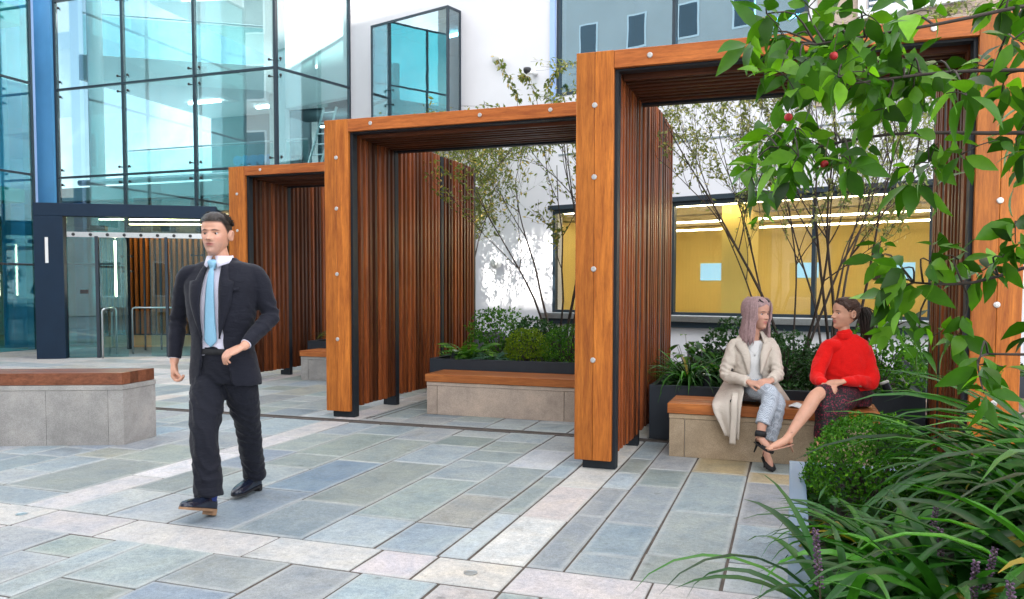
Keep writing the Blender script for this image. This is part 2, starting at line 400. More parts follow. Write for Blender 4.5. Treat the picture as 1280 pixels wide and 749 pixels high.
# forecourt in front of the glass entrance, sunlight put into paler slab colours
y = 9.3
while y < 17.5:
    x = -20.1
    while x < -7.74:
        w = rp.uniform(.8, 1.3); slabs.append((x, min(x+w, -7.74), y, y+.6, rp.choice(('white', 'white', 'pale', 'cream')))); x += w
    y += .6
pv = bmesh.new()
mb = MB(); edge = []
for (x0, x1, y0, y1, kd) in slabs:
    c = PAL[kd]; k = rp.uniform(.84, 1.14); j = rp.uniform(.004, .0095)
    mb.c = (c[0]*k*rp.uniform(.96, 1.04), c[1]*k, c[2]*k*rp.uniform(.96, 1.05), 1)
    X0, X1, Y0, Y1 = x0+j, x1-j, y0+j, y1-j; z = rp.uniform(-.0015, .0015); zt = [z+rp.uniform(-.001, .001) for _ in range(4)]
    q = rp.uniform(.004, .008); w = min(.035, (x1-x0)*.2)
    def jit(a): return a + rp.uniform(-.0022, .0022)
    o = [(jit(X0), jit(Y0)), (jit(X1), jit(Y0)), (jit(X1), jit(Y1)), (jit(X0), jit(Y1))]
    cx, cyy = (X0+X1)/2, (Y0+Y1)/2
    def ins(p, d): return (p[0] + (d if p[0] < cx else -d), p[1] + (d if p[1] < cyy else -d))
    A = [(p[0], p[1], -.03) for p in o]; B = [(p[0], p[1], zt[i]-q*.7) for i, p in enumerate(o)]
    Cc = [(*ins(p, q), zt[i]) for i, p in enumerate(o)]; D = [(*ins(p, w), zt[i]+.0004) for i, p in enumerate(o)]
    fs = [(i, (i+1) % 4, 4+(i+1) % 4, 4+i) for i in range(4)] + [(4+i, 4+(i+1) % 4, 8+(i+1) % 4, 8+i) for i in range(4)] + \
         [(8+i, 8+(i+1) % 4, 12+(i+1) % 4, 12+i) for i in range(4)] + [(12, 13, 14, 15)]
    mb.add(A+B+Cc+D, fs); edge += [0]*4+[1]*4+[1]*4+[0]*4
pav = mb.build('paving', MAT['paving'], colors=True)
ea = pav.data.attributes.new('edge', 'FLOAT', 'POINT'); ea.data.foreach_set('value', edge)
tag(pav, kind='structure')
for (sx_, sy_, lb_) in ((-4.47, 3.62, 'small round metal stud set in the pale band at the left edge'), (-1.47, 3.60, 'small round metal stud where the two pale bands cross')):
    m_ = MB(); m_.lathe((sx_, sy_, .002), [(.034, 0), (.034, .0025), (.026, .003), (.024, .0022)], (0, 0, 1), 20); tag(m_.build('paving_stud', MAT['stainless'], loc=(sx_, sy_, 0)), lb_, 'stud', 'round metal studs in the paving')
m_ = MB(); m_.box(-20.2, 4.1, -1.1, 17.6, -.028, -.007); tag(m_.build('paving_bed', MAT['joint']), kind='structure')

# slot drains
MAT['drainsteel'] = simple('dull_drain_steel', (.10, .09, .085), .6, .2, 20)
def drain(x0, x1, y0, y1, label):
    t = thing('slot_drain', label, 'drain', ((x0+x1)/2, (y0+y1)/2, 0))
    along = (x1-x0) > (y1-y0)
    a = MB(); w = .016
    if along:
        a.box(x0, x1, y0, y0+w, -.02, .003); a.box(x0, x1, y1-w, y1, -.02, .003)
        c = MB(); c.box(x0, x1, y0+w, y1-w, -.025, -.012)
    else:
        a.box(x0, x0+w, y0, y1, -.02, .003); a.box(x1-w, x1, y0, y1, -.02, .003)
        c = MB(); c.box(x0+w, x1-w, y0, y1, -.025, -.012)
    a.build('edge_strip', MAT['drainsteel'], t); c.build('channel', MAT['dark'], t)
drain(-20, 4, 7.315, 7.445, 'long dark slot drain crossing the paving in front of the timber frames')
drain(-4.30, -4.20, 7.56, 10.5, 'short slot drain running back beside the slatted wall of the middle frame')

# ================================================================ timber portal frames
def frame(loc, label, W=3.0, back=9.1, yroof=1.08, right_back=1.62, yfix=0, H=3.19, seed=1, bolts_right=True, posts=(1.03, 2.3)):
    r = random.Random(seed); X, Y, _ = loc
    t = thing('portal_frame', label, 'pergola', loc, 0, 'slatted timber portal frames in the courtyard')
    PW = .29; xi0, xi1 = X+.315, X+W-.315        # inner faces
    for side, xa in ((0, X), (1, X+W-PW)):
        p = MB()
        p.box(xa, xa+PW*.5-.001, Y, Y+.045, .07, H, tone=r.uniform(.1, .5), b=.003)
        p.box(xa+PW*.5+.001, xa+PW, Y, Y+.045, .07, H, tone=r.uniform(.5, 1), b=.003)
        p.build('front_post', MAT['post'], t)
        s = MB(); a, b = (xa+.055, xa+PW+.025) if side == 0 else (xa-.025, xa+PW-.055)
        s.box(a, b, Y+.048, Y+.15, 0, H-.02, b=.002)
        s.build('steel_post', MAT['steel'], t)
    l = MB(); l.box(X+PW+.002, X+W-PW-.002, Y, Y+.045, H-.133, H-.002, tone=r.uniform(.3, .7), b=.003); l.build('lintel', MAT['lintel'], t)
    sb = MB(); sb.box(xi0+.002, xi1-.002, Y+.048, Y+.14, H-.15, H-.02); sb.build('steel_beam', MAT['steel'], t)
    bl = [(PW/2, z) for z in (2.79, 2.25, 1.55, .85)]+[(W-PW/2, z) for z in (2.79, 1.98, 1.3, .65)] + [(PW+.27, H-.063), (W/2+.25, H-.063), (W-PW-.27, H-.063)]
    for bx, bz in bl:
        k = MB(); k.lathe((X+bx, Y-.0005, bz), [(.021, 0), (.021, .004), (.018, .008), (.009, .009), (.008, .006)], (0, -1, 0), 16); k.build('bolt', MAT['bolt'], t, smooth=False)
    pitch = .108; th = .052
    def wall(xin, sgn, yend):
        w = MB(); y = Y+.21
        while y < yend-.04:
            skip = any(abs(y+th/2-(Y+pp+.04)) < .075 for pp in posts)
            if not skip:
                dx = r.uniform(-.006, .006); L = .10
                z0 = .115 + r.uniform(-.004, .004); z1 = (H-.02) if y > Y+yroof else H-.03
                w.box(xin+dx, xin+sgn*L+dx, y, y+th, z0, z1, tone=r.random(), b=.003)
            y += pitch
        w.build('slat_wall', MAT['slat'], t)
        for pp in posts:
            if Y+pp+.09 < yend+.05:
                s = MB(); s.box(xin+sgn*.004, xin+sgn*.12, Y+pp, Y+pp+.085, 0.0, H-.03, b=.002)
                s.box(xin-sgn*.0+sgn*.02, xin+sgn*.18, Y+pp+.01, Y+pp+.075, 0, .075)
                s.build('steel_post', MAT['steel'], t)
        for rz_ in (H-.16, 1.6, .16):
            s = MB(); s.box(xin+sgn*.108, xin+sgn*.138, Y+.155, yend-.04, rz_, rz_+.05); s.build('rail', MAT['steel'], t)
        e = MB(); e.box(xin+sgn*.012, xin+sgn*.11, yend-.035, yend+.03, .0, H-.04); e.build('end_post', MAT['steel'], t)
    wall(xi0, -1, back); wall(xi1, 1, Y+right_back)
    rf = MB(); y = Y+.21
    while y < Y+yroof-.08:
        rf.box(xi0+.003, xi1-.003, y, y+th, H-.175+r.uniform(-.003, .003), H-.05, tone=r.random(), b=.003); y += pitch
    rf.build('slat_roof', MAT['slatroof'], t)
    s = MB(); s.box(xi0+.003, xi1-.003, Y+yroof-.03, Y+yroof+.05, H-.19, H-.03); s.build('steel_beam', MAT['steel'], t)
    c = MB(); c.box(X+.02, X+W-.02, Y+.16, Y+yroof+.04, H-.045, H-.012, b=.003); c.build('roof_board', MAT['steel'], t)
    return t
frame((-1.585, 6.02, 0), 'nearest timber portal frame, with the two seated women inside it', back=9.07, seed=3, posts=(1.03, 2.25))
frame((-4.765, 7.53, 0), 'middle timber portal frame, framing the empty bench and the dappled white wall', W=3.085, back=11.1, right_back=1.5, seed=5, posts=(1.03, 2.35))
frame((-7.94, 9.95, 0), 'farthest timber portal frame, partly behind the walking man', W=3.085, back=13.3, right_back=1.5, seed=9, posts=(1.03, 2.35))

# ================================================================ white building wall (rotated to the frames)
P = Vector((-5.928, 15.2045, 0)); Wd = Vector((.95849, -.28494, 0)); Wn = Vector((.28494, .95849, 0))
WM = Matrix(((Wd.x, Wn.x, 0, P.x), (Wd.y, Wn.y, 0, P.y), (0, 0, 1, 0), (0, 0, 0, 1)))   # local: s along the wall, d behind it, z
HT = 14.0
bld = thing('white_building', 'white rendered building with a projecting glass bay and a long yellow lit window', 'building', tuple(P))
w = MB(WM)
T = .35
def hole(w, s0, s1, z0, z1, holes, T=T):
    """wall panel s0..s1 x z0..z1 with rectangular holes, cut into boxes"""
    xs = sorted(set([s0, s1]+[h[0] for h in holes]+[h[1] for h in holes])); zs = sorted(set([z0, z1]+[h[2] for h in holes]+[h[3] for h in holes]))
    for a, b in zip(xs[:-1], xs[1:]):
        run = None
        for c, d in zip(zs[:-1], zs[1:]):
            m = ((a+b)/2, (c+d)/2)
            solid = not any(h[0] < m[0] < h[1] and h[2] < m[1] < h[3] for h in holes)
            if solid: run = (run[0], d) if run else (c, d)
            if (not solid or d == zs[-1]) and run: w.box(a, b, 0, T, run[0], run[1]); run = None
hole(w, -3.87, 14.0, 0, HT, [(-2.90, -.60, 4.55, 7.05), (1.74, 6.35, 5.0, 8.4), (1.67, 8.17, .95, 2.89), (7.2, 8.4, 5.5, 7.6), (9.4, 10.6, 5.5, 7.6)])
w.box(-3.87, -3.5, T, 12, 0, HT)
w.build('wall', MAT['render'], bld)
# thin shadow gap line
j = MB(WM); j.box(1.8, 9.5, -.012, -.002, 3.895, 3.925); j.build('joint_line', MAT['greyroom'], bld)
# beige stone facing right of the upper window
j = MB(WM); hole(j, 6.5, 14, 4.2, HT-.5, [(7.2, 8.4, 5.5, 7.6), (9.4, 10.6, 5.5, 7.6)], -.06); j.build('stone_facing', MAT['sandpink'], bld)
for s0 in (7.2, 9.4):
    f = MB(WM); f.box(s0-.1, s0+1.3, -.13, -.062, 5.38, 5.5); f.box(s0-.1, s0, -.13, -.062, 5.5, 7.7); f.box(s0+1.2, s0+1.3, -.13, -.062, 5.5, 7.7); f.box(s0-.1, s0+1.3, -.13, -.062, 7.7, 7.8)
    fo = f.build('window', MAT['white'], bld)
    l = MB(WM)
    for i in range(26): l.box(s0+.02, s0+1.18, .02, .09, 5.53+i*.08, 5.57+i*.08)
    l.build('louvre', MAT['white'], fo)
    l = MB(WM); l.box(s0, s0+1.2, .12, .13, 5.5, 7.6); l.build('pane', MAT['winglass'], fo)
# projecting bay
bay = MB(WM)
B0, B1, BZ0, BZ1, BD = -2.75, -.57, 4.40, 7.0, -.42
for (a, b, c, d, e, f) in ((B0, B0+.045, BD, 0, BZ0, BZ1), (B1-.045, B1, BD, BD+.05, BZ0, BZ1), (B1-.045, B1, -.045, -.004, BZ0, BZ1), (B0, B1, BD, -.004, BZ1, BZ1+.05), (B0, B1, BD, -.004, BZ0-.05, BZ0),
                           (B0-.17, B0-.12, -.05, -.004, BZ0-.05, BZ1+.08)):
    bay.box(a, b, c, d, e, f)
bo = bay.build('bay_window', MAT['mullion'], bld)
gq = MB(WM); gq.box(B0+.045, B1-.045, BD+.01, BD+.02, BZ0, BZ1); gq.box(B1-.02, B1-.01, BD+.05, -.045, BZ0, BZ1); gq.build('pane', MAT['bayglass'], bo)
i = MB(WM); i.box(-3.3, -.3, 3.2, 3.3, 4.3, 7.3); i.box(-3.35, -3.3, T, 3.3, 4.3, 7.3); i.box(-.3, -.25, T, 3.3, 4.3, 7.3); i.box(-3.3, -.3, T, 3.3, 4.25, 4.3); i.box(-3.3, -.3, T, 3.3, 7.3, 7.35)
i.box(-2.2, -1.9, .8, 1.1, 4.3, 7.3)
i.build('room', MAT['greyroom'], bld)
l = MB(WM); l.box(-2.4, -1.0, 1.5, 1.6, 7.2, 7.25); l.build('strip_light', MAT['tubew'], bld)
# upper right window
f = MB(WM)
for a in (1.74, 4.08, 6.29): f.box(a, a+.06, .0, .12, 5.0, 8.4)
f.box(1.8, 6.29, .0, .12, 5.0, 5.06); f.box(1.8, 6.29, 0, .12, 8.34, 8.4)
fo = f.build('window', MAT['mullion'], bld)
gq = MB(WM); gq.box(1.8, 4.08, .05, .06, 5.06, 8.34); gq.box(4.14, 6.29, .05, .06, 5.06, 8.34); gq.build('pane', MAT['winglass'], fo)
i = MB(WM); i.box(1.2, 6.8, 4.2, 4.3, 4.7, 8.8); i.box(1.15, 1.2, T, 4.3, 4.7, 8.8); i.box(6.8, 6.85, T, 4.3, 4.7, 8.8); i.box(1.2, 6.8, T, 4.3, 4.65, 4.7); i.box(1.2, 6.8, T, 4.3, 8.8, 8.85)
i.build('room', MAT['greyroom'], bld)
l = MB(WM); l.box(4.8, 6.4, 2.0, 2.08, 6.3, 6.34); l.box(4.8, 4.81, 2.03, 2.04, 6.34, 8.8); l.box(6.3, 6.31, 2.03, 2.04, 6.34, 8.8); l.build('strip_light', MAT['tubew'], bld)
w = MB(WM); w.box(1.62, 1.735, -.05, -.003, 4.95, 8.45); w.build('window_trim', MAT['bluelight'], bld)
# long gallery window
f = MB(WM)
for a in (1.67, 4.1, 6.47, 8.11): f.box(a, a+.06, .0, .1, .95, 2.89)
f.box(1.73, 8.11, .0, .1, 2.82, 2.89); f.box(1.73, 8.11, .0, .1, .95, 1.0); f.box(1.6, 8.25, -.06, -.003, 2.89, 2.97)
fo = f.build('window', MAT['mullion'], bld)
gq = MB(WM)
for a, b in ((1.73, 4.1), (4.16, 6.47), (6.53, 8.11)): gq.box(a, b, .05, .06, 1.0, 2.82)
gq.build('pane', MAT['clear'], fo)
f = MB(WM); f.box(1.5, 8.5, -.16, -.003, .84, .945, b=.004); f.build('sill', MAT['stainless'], fo)
f = MB(WM); f.box(1.5, 8.5, -.10, -.003, .74, .838); f.build('sill_trim', MAT['mullion'], fo)
# gallery room
D2 = 5.2
i = MB(WM); i.box(.9, 10.4, D2, D2+.1, -.2, 3.3); i.box(.8, .9, T, D2, -.2, 3.3); i.box(10.4, 10.5, T, D2, -.2, 3.3); i.build('gallery_wall', MAT['yellow'], bld)
i = MB(WM); i.box(.9, 10.4, T, D2, 3.2, 3.3)
for a in (1.4, 2.8, 4.0): i.box(.9, 10.4, a, a+.35, 2.80, 3.2)
i.build('gallery_ceiling', MAT['ceil'], bld)
i = MB(WM); i.box(.9, 10.4, T, D2, -.3, -.2); i.build('gallery_floor', MAT['floorwarm'], bld)
i = MB(WM); i.box(4.55, 5.05, 1.2, 1.7, -.2, 3.2); i.build('gallery_column', MAT['yellowlight'], bld)
i = MB(WM); i.box(9.3, 9.7, 2.2, 2.6, -.2, 3.2); i.build('gallery_column', MAT['yellowlight'], bld)
for dd, zz_, a, b in ((.95, 2.9, 1.2, 10.2), (2.3, 2.72, 1.2, 10.2), (3.6, 2.66, 1.2, 10.2)):
    l = MB(WM); l.box(a, b, dd, dd+.035, zz_, zz_+.03); l.build('strip_light', MAT['stripyellow'], bld)
for a, b, z0, z1, m in ((4.75, 5.2, 1.65, 1.98, 'screen'), (6.3, 6.75, 1.6, 1.95, 'dark'), (6.75, 7.1, 1.6, 1.95, 'screen'), (8.0, 8.35, 1.65, 2.0, 'screen'), (8.35, 8.95, 1.62, 2.0, 'dark'), (10.05, 10.38, 1.6, 2.05, 'screen'), (2.5, 3.0, 1.6, 2.0, 'screen')):
    f = MB(WM); f.box(a, b, D2-.04, D2-.003, z0, z1); f.build('picture', MAT[m], bld)
f = MB(WM); f.box(8.6, 9.1, D2-2.2, D2-2.16, 1.55, 2.0); f.build('picture', MAT['screen'], bld)
# wall lamps and the dome camera
def wlamp(s, z, label):
    c = WM @ Vector((s, 0, z)); t = thing('wall_lamp', label, 'wall light', tuple(c), 0, 'round wall lamps')
    b = MB(); b.lathe(tuple(c-Wn*.003), [(.05, 0), (.05, .05), (.035, .06)], tuple(-Wn), 18); b.build('base', MAT['whiteplastic'], t, smooth=False)
    b = MB(); b.lathe(tuple(c-Wn*.06+Vector((0, 0, .0))), [(.03, 0), (.085, .01), (.105, .05), (.105, .13), (.09, .15)], tuple((-Wn+Vector((0, 0, -.35))).normalized()), 20); b.build('shade', MAT['whiteplastic'], t, smooth=True)
wlamp(.43, 1.93, 'round white wall lamp low on the sun dappled wall, seen through the middle frame')
wlamp(.46, 5.92, 'round white wall lamp high on the wall beside the projecting glass bay')
c = WM @ Vector((1.28, 0, 5.5)); t = thing('security_camera', 'small dark dome camera on a white bracket high on the white wall', 'camera', tuple(c))
b = MB(); b.tube([c-Wn*.003, c-Wn*.16, c-Wn*.2-Vector((0, 0, .03))-Wd*.06], [.05, .035, .03], 12); b.build('bracket', MAT['whiteplastic'], t, smooth=True)
b = MB(); b.lathe(tuple(c-Wn*.2-Wd*.07+Vector((0, 0, .08))), [(.02, 0), (.07, -.0), (.075, -.04), (.06, -.085), (.03, -.11), (.005, -.115)], (0, 0, 1), 18); b.build('dome', MAT['dark'], t, smooth=True)

# ================================================================ glass atrium
at = thing('glass_atrium', 'tall teal glass atrium with dark mullions and white columns inside, left of the white wall', 'building', (-13.2, 14.3, 0))
YF = 14.3
mul = [-16.20, -14.22, -12.26, -10.20]; rows = [0, 1.94, 3.95, 5.97, 7.99, 10.0]
fm = MB()
for x in mul: fm.box(x-.028, x+.028, YF-.03, YF+.06, 3.06 if x in mul[2:3] else 0, 10.0)
for z in rows[1:]:
    for a, b in zip(mul[:-1], mul[1:]):
        if z < 2 and a > -15: continue
        fm.box(a+.03, b-.03, YF-.025, YF+.05, z-.022, z+.022)
# return facet
cN = Vector((-10.2, YF, 0)); cE = Vector((-9.63, 16.31, 0)); dR = (cE-cN).normalized(); LR = (cE-cN).length
RM = Matrix(((dR.x, -dR.y, 0, cN.x), (dR.y, dR.x, 0, cN.y), (0, 0, 1, 0), (0, 0, 0, 1)))
fr2 = MB(RM)
for z in rows[1:]: fr2.box(.05, LR-.05, -.03, .03, z-.022, z+.022)
fr2.box(LR-.05, LR, -.04, .04, 0, 10)
fm.build('mullion', MAT['mullion'], at); fr2.build('mullion', MAT['mullion'], at)
for a, b in zip(mul[:-1], mul[1:]):
    for c, d in zip(rows[:-1], rows[1:]):
        if a > -15 and d < 2: continue
        q = MB(); q.box(a+.03, b-.03, YF, YF+.012, (3.06 if a > -15 and c < 2 else c+.022), d-.022); q.build('pane', MAT['teal'], at)
for c, d in zip(rows[:-1], rows[1:]):
    q = MB(RM); q.box(.06, LR-.05, -.006, .006, c+.022, d-.022); q.build('pane', MAT['teal'], at)
# spider fixings
for x in mul:
    for z in rows[1:5]:
        k = MB()
        for sx in (-.14, .14):
            for sz in (-.17, .17):
                if x == mul[0] and sx < 0: continue
                k.lathe((x+sx, YF-.012, z+sz), [(.03, 0), (.03, .012), (.012, .02)], (0, -1, 0), 10); k.tube([(x+sx, YF+.01, z+sz), (x+sx*.2, YF+.14, z+sz)], .014, 6)
        k.build('glass_fixing', MAT['dark'], at)
# interior: columns, slabs, balustrades, walls
for (x, y, r) in ((-15.75, 15.0, .17), (-10.75, 15.2, .14)):
    c = MB(); c.lathe((x, y, 3.75), [(r, 0), (r, 6.2)], seg=24); c.build('column', MAT['white'], at, smooth=False)
s = MB()
s.box(-22, -9.9, 14.42, 34, 3.42, 3.72)
s.prism([(-16.15, 14.9), (-12.6, 17.2), (-12.6, 24), (-16.15, 24)], 6.35, 6.95)
s.prism([(-16.15, 17.2), (-9.9, 18.6), (-9.9, 24), (-16.15, 24)], 8.9, 9.3)
s.build('floor_slab', MAT['white'], at)
s = MB()
s.box(-12.75, -12.35, 17.6, 17.9, 3.72, 6.9); s.box(-16.1, -9.9, 23.9, 24, 3.72, 10)
s.prism([(-12.4, 17.75), (-9.7, 17.0), (-9.7, 17.2), (-12.4, 17.95)], 6.0, 10)
s.prism([(-12.4, 17.75), (-9.7, 17.0), (-9.7, 17.2), (-12.4, 17.95)], 3.72, 4.35)
s.build('inner_wall', MAT['white'], at)
s = MB(); s.box(-16.15, -12.8, 19.5, 19.6, 3.72, 6.35); s.build('office_wall', MAT['greyroom'], at)
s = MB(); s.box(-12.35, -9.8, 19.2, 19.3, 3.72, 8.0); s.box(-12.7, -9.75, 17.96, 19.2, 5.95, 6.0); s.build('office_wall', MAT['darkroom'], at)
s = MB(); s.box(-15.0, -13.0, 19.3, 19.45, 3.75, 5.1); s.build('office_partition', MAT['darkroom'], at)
s = MB()
for i in range(7):
    for k in range(2): s.lathe((-14.5+i*.26, 18.6, 4.45+k*.45), [(.02, 0), (.14, .01), (.14, .06), (.02, .07)], (0, -1, 0), 16)
s.build('blue_wall_discs', MAT['blue'], at)
s = MB()
s.prism([(-16.1, 15.0), (-12.65, 17.25), (-12.65, 17.27), (-16.1, 15.02)], 6.97, 7.9); s.box(-15.4, -10.3, 15.6, 15.62, 3.74, 4.7)
s.build('balustrade', MAT['doorglass'], at)
s = MB(); s.tube([(-16.1, 15.0, 7.95), (-12.65, 17.25, 7.95)], .02, 8); s.tube([(-15.4, 15.61, 4.74), (-10.3, 15.61, 4.74)], .02, 8); s.tube([(-15.9, 14.62, 3.86), (-10.4, 14.62, 3.86)], .07, 12); s.build('handrail', MAT['stainless'], at)
for (x, y, z, l) in ((-15.3, 17.6, 6.33, 1.0), (-13.9, 18.6, 6.33, 1.0), (-11.9, 18.6, 5.7, 1.2), (-10.9, 19.3, 5.9, 1.2)):
    s = MB(); s.box(x, x+l, y, y+.07, z-.04, z-.01); s.build('strip_light', MAT['tubew'], at)
s = MB()
for dx in (0, .35): s.tube([(-11.35+dx, 16.9, 3.75), (-10.75+dx, 17.0, 5.75)], .03, 6)
for i in range(8): f = (i+.5)/8; s.tube([(-11.35+.6*f, 16.9+.1*f, 3.75+2*f), (-11.0+.6*f, 16.9+.1*f, 3.75+2*f)], .018, 6)
s.build('ladder', MAT['stainless'], at)
# low planted thing and side walls
s = MB(); s.box(-22.3, -22, 14.5, 34, 0, 3.42); s.box(-9.9, -9.7, 17.6, 34, 0, 3.42); s.build('lobby_wall', MAT['white'], at)
s = MB(); s.box(-22, -9.9, 14.4, 34, -.028, .004); s.build('lobby_floor', MAT['floorwarm'], at)
s = MB(); s.box(-21.9, -9.95, 14.6, 33.8, 3.36, 3.41); s.build('lobby_ceiling', MAT['greyroom'], at)
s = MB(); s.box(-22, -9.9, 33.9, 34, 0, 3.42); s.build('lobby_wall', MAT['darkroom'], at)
# slatted lobby wall on dark backing
Fw = Vector((_M[1][0], _M[1][1], 0)).normalized(); Rt = Vector((_M[0][0], _M[0][1], 0)).normalized()
base = Fw*23.5 + Rt*(-12.0)
LM = Matrix(((Rt.x, Fw.x, 0, base.x), (Rt.y, Fw.y, 0, base.y), (0, 0, 1, 0), (0, 0, 0, 1)))
s = MB(LM); rr = random.Random(4)
for i in range(30): s.box(i*.16, i*.16+.07, 0, .09, .05, 2.85, tone=rr.random())
s.build('slat_screen', MAT['lobbyslat'], at)
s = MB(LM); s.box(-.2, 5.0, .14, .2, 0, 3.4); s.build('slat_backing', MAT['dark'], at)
for k in range(2):
    s = MB(LM); s.box(1.0, 4.9, -.45-k*1.6, -.40-k*1.6, 3.20, 3.23); s.build('strip_light', MAT['tube'], at)

# left glass wing with blue pier
lw = thing('glass_wing', 'deep teal glazed wing at the far left edge with a blue pier beside it', 'building', (-16.1, 11, 0))
XG = -16.1
fm = MB()
for y in (7.6, 9.6, 11.6, 13.55): fm.box(XG-.05, XG+.03, y-.028, y+.028, 0, 10)
for z in rows[1:]:
    for a, b in ((7.6, 9.6), (9.6, 11.6), (11.6, 13.55)): fm.box(XG-.05, XG+.025, a+.03, b-.03, z-.022-.03, z+.022-.03)
fm.build('mullion', MAT['mullion'], lw)
for a, b in ((7.6, 9.6), (9.6, 11.6), (11.6, 13.55)):
    for c, d in zip(rows[:-1], rows[1:]):
        q = MB(); q.box(XG-.012, XG, a+.03, b-.03, c+.0, d-.05); q.build('pane', MAT['teal2'], lw)
s = MB(); s.box(-16.98, -16.24, 14.22, 14.29, 0, 12); s.build('pier', MAT['blue'], lw)
s = MB(); s.box(-17.3, -16.99, 13.7, 15.0, 0, 12); s.build('pier_side', MAT['bluelight'], lw)
s = MB(); s.box(-16.42, -16.14, 13.58, 13.70, 0, 10.0); s.build('pier_side', MAT['bluelight'], lw)
s = MB(); s.box(-24, -16.3, 7.5, 13.5, 3.3, 3.6); s.box(-24, -16.3, 7.5, 13.5, 7.2, 7.6); s.box(-24.2, -24, 7.5, 13.5, 0, 10); s.build('inner_wall', MAT['white'], lw)
s = MB(); s.box(-19.5, -19.4, 9, 13.5, 0.1, 2.9); s.build('curtain', MAT['darkroom'], lw)
for y, x in ((10.2, -17.2), (12.7, -17.1)):
    s = MB(); s.lathe((x, y, 0), [(.15, 0), (.15, 9)], seg=20); s.build('column', MAT['white'], lw)
s = MB(); s.box(-24, -16.2, 7.5, 13.5, -.02, .006); s.build('wing_floor', MAT['white'], lw)

# ================================================================ entrance portal
A = Vector((-13.93, 11.70, 0)); pd = Vector((.851, .525, 0)).normalized(); pn = Vector((-pd.y, pd.x, 0))
EM = Matrix(((pd.x, pn.x, 0, A.x), (pd.y, pn.y, 0, A.y), (0, 0, 1, 0), (0, 0, 0, 1)))
en = thing('entrance_portal', 'dark navy entrance portal with sliding glass doors', 'entrance', tuple(A), 0)
s = MB(EM); s.box(0, .52, 0, .22, 0, 2.80, b=.004); s.box(0, 3.36, 0, .22, 2.802, 3.05, b=.004); s.box(0, .06, .222, 1.7, 0, 3.04); s.build('portal_frame', MAT['portal'], en)
s = MB(EM); s.box(.06, 3.34, .224, 2.2, 2.95, 3.03); s.build('canopy', MAT['portal'], en)
s = MB(EM); s.box(3.32, 3.335, .24, 2.2, .02, 2.94); s.build('side_pane', MAT['doorglass'], en)
s = MB(EM); s.box(.56, 3.30, .10, .18, 2.40, 2.50); s.build('door_track', MAT['stainless'], en)
s = MB(EM); s.box(.56, 3.30, .12, .13, 2.50, 2.80); s.build('transom_pane', MAT['doorglass'], en)
for i in range(9):
    k = MB(EM); k.lathe((.68+i*.31, .098, 2.45), [(.032, 0), (.032, .012), (.015, .02)], (0, -1, 0), 12); k.build('track_fixing', MAT['dark'], en)
for i in range(4):
    k = MB(EM); k.box(.85+i*.68, 1.15+i*.68, .5, .75, 2.56, 2.66, b=.01); k.build('ceiling_fitting', MAT['dark'], en)
s = MB(EM); s.box(.54, 1.06, .12, .13, .02, 2.40); s.build('fixed_pane', MAT['teal2'], en)
s = MB(EM); s.box(1.065, 1.125, .08, .17, 0, 2.42); s.build('door_post', MAT['mullion'], en)
s = MB(EM); s.box(2.36, 2.41, .08, .17, 0, 2.42); s.build('door_post', MAT['mullion'], en)
s = MB(EM); s.box(2.43, 3.30, .12, .13, .02, 2.40); s.build('fixed_pane', MAT['doorglass'], en)
for a, b in ((1.16, 1.62), (2.05, 2.36)):
    s = MB(EM); s.box(a, b, .22, .232, .03, 2.38); s.box(a, b, .21, .24, .012, .03); s.build('sliding_door', MAT['doorglass'], en)
for a in (1.62, 1.95): 
    s = MB(EM); s.box(a, a+.03, 1.6, 1.64, .03, 2.5); s.build('inner_mullion', MAT['mullion'], en)
s = MB(EM); s.box(.2, .255, -.012, -.002, 1.88, 2.38); s.build('sign_plate', MAT['whiteplastic'], en)
s = MB(EM); s.box(.06, 3.3, .24, 3.0, -.004, .006); s.build('door_mat', MAT['floorgrey'], en)
s = MB(EM); s.box(.78, .92, .09, .118, 1.28, 1.36); s.build('door_button', MAT['dark'], en)
def rail(a, b, d0, d1, label):
    c = EM @ Vector(((a+b)/2, d0, 0)); t = thing('handrail', label, 'handrail', tuple(c))
    m = MB(EM); z = .98; r = .05
    m.tube([(a, d0, 0), (a, d0, z-r), (a+r*.3*(1 if b > a else -1), d0, z-r*.3), (a+r*(1 if b > a else -1), d0, z), (b-r*(1 if b > a else -1), d1, z), (b-r*.3*(1 if b > a else -1), d1, z-r*.3), (b, d1, z-r), (b, d1, 0)], .02, 10)
    m.build('rail_tube', MAT['stainless'], t, smooth=True)
    m = MB(EM); m.add([(a+.04, d0, .18), (b-.04, d1, .18), (b-.04, d1, .9), (a+.04, d0, .9)], [(0, 1, 2, 3)]); m.build('infill_pane', MAT['doorglass'], t)
rail(1.20, 1.23, -.02, .9, 'narrow looped steel handrail at the left of the glass doorway')
rail(1.52, 2.35, 1.0, 1.02, 'wide looped steel handrail with glass infill inside the doorway')
s = MB(EM); s.box(.9, .93, 2.2, 2.23, 1.2, 2.45); t = s.build('lit_strip', MAT['stripyellow'], en)

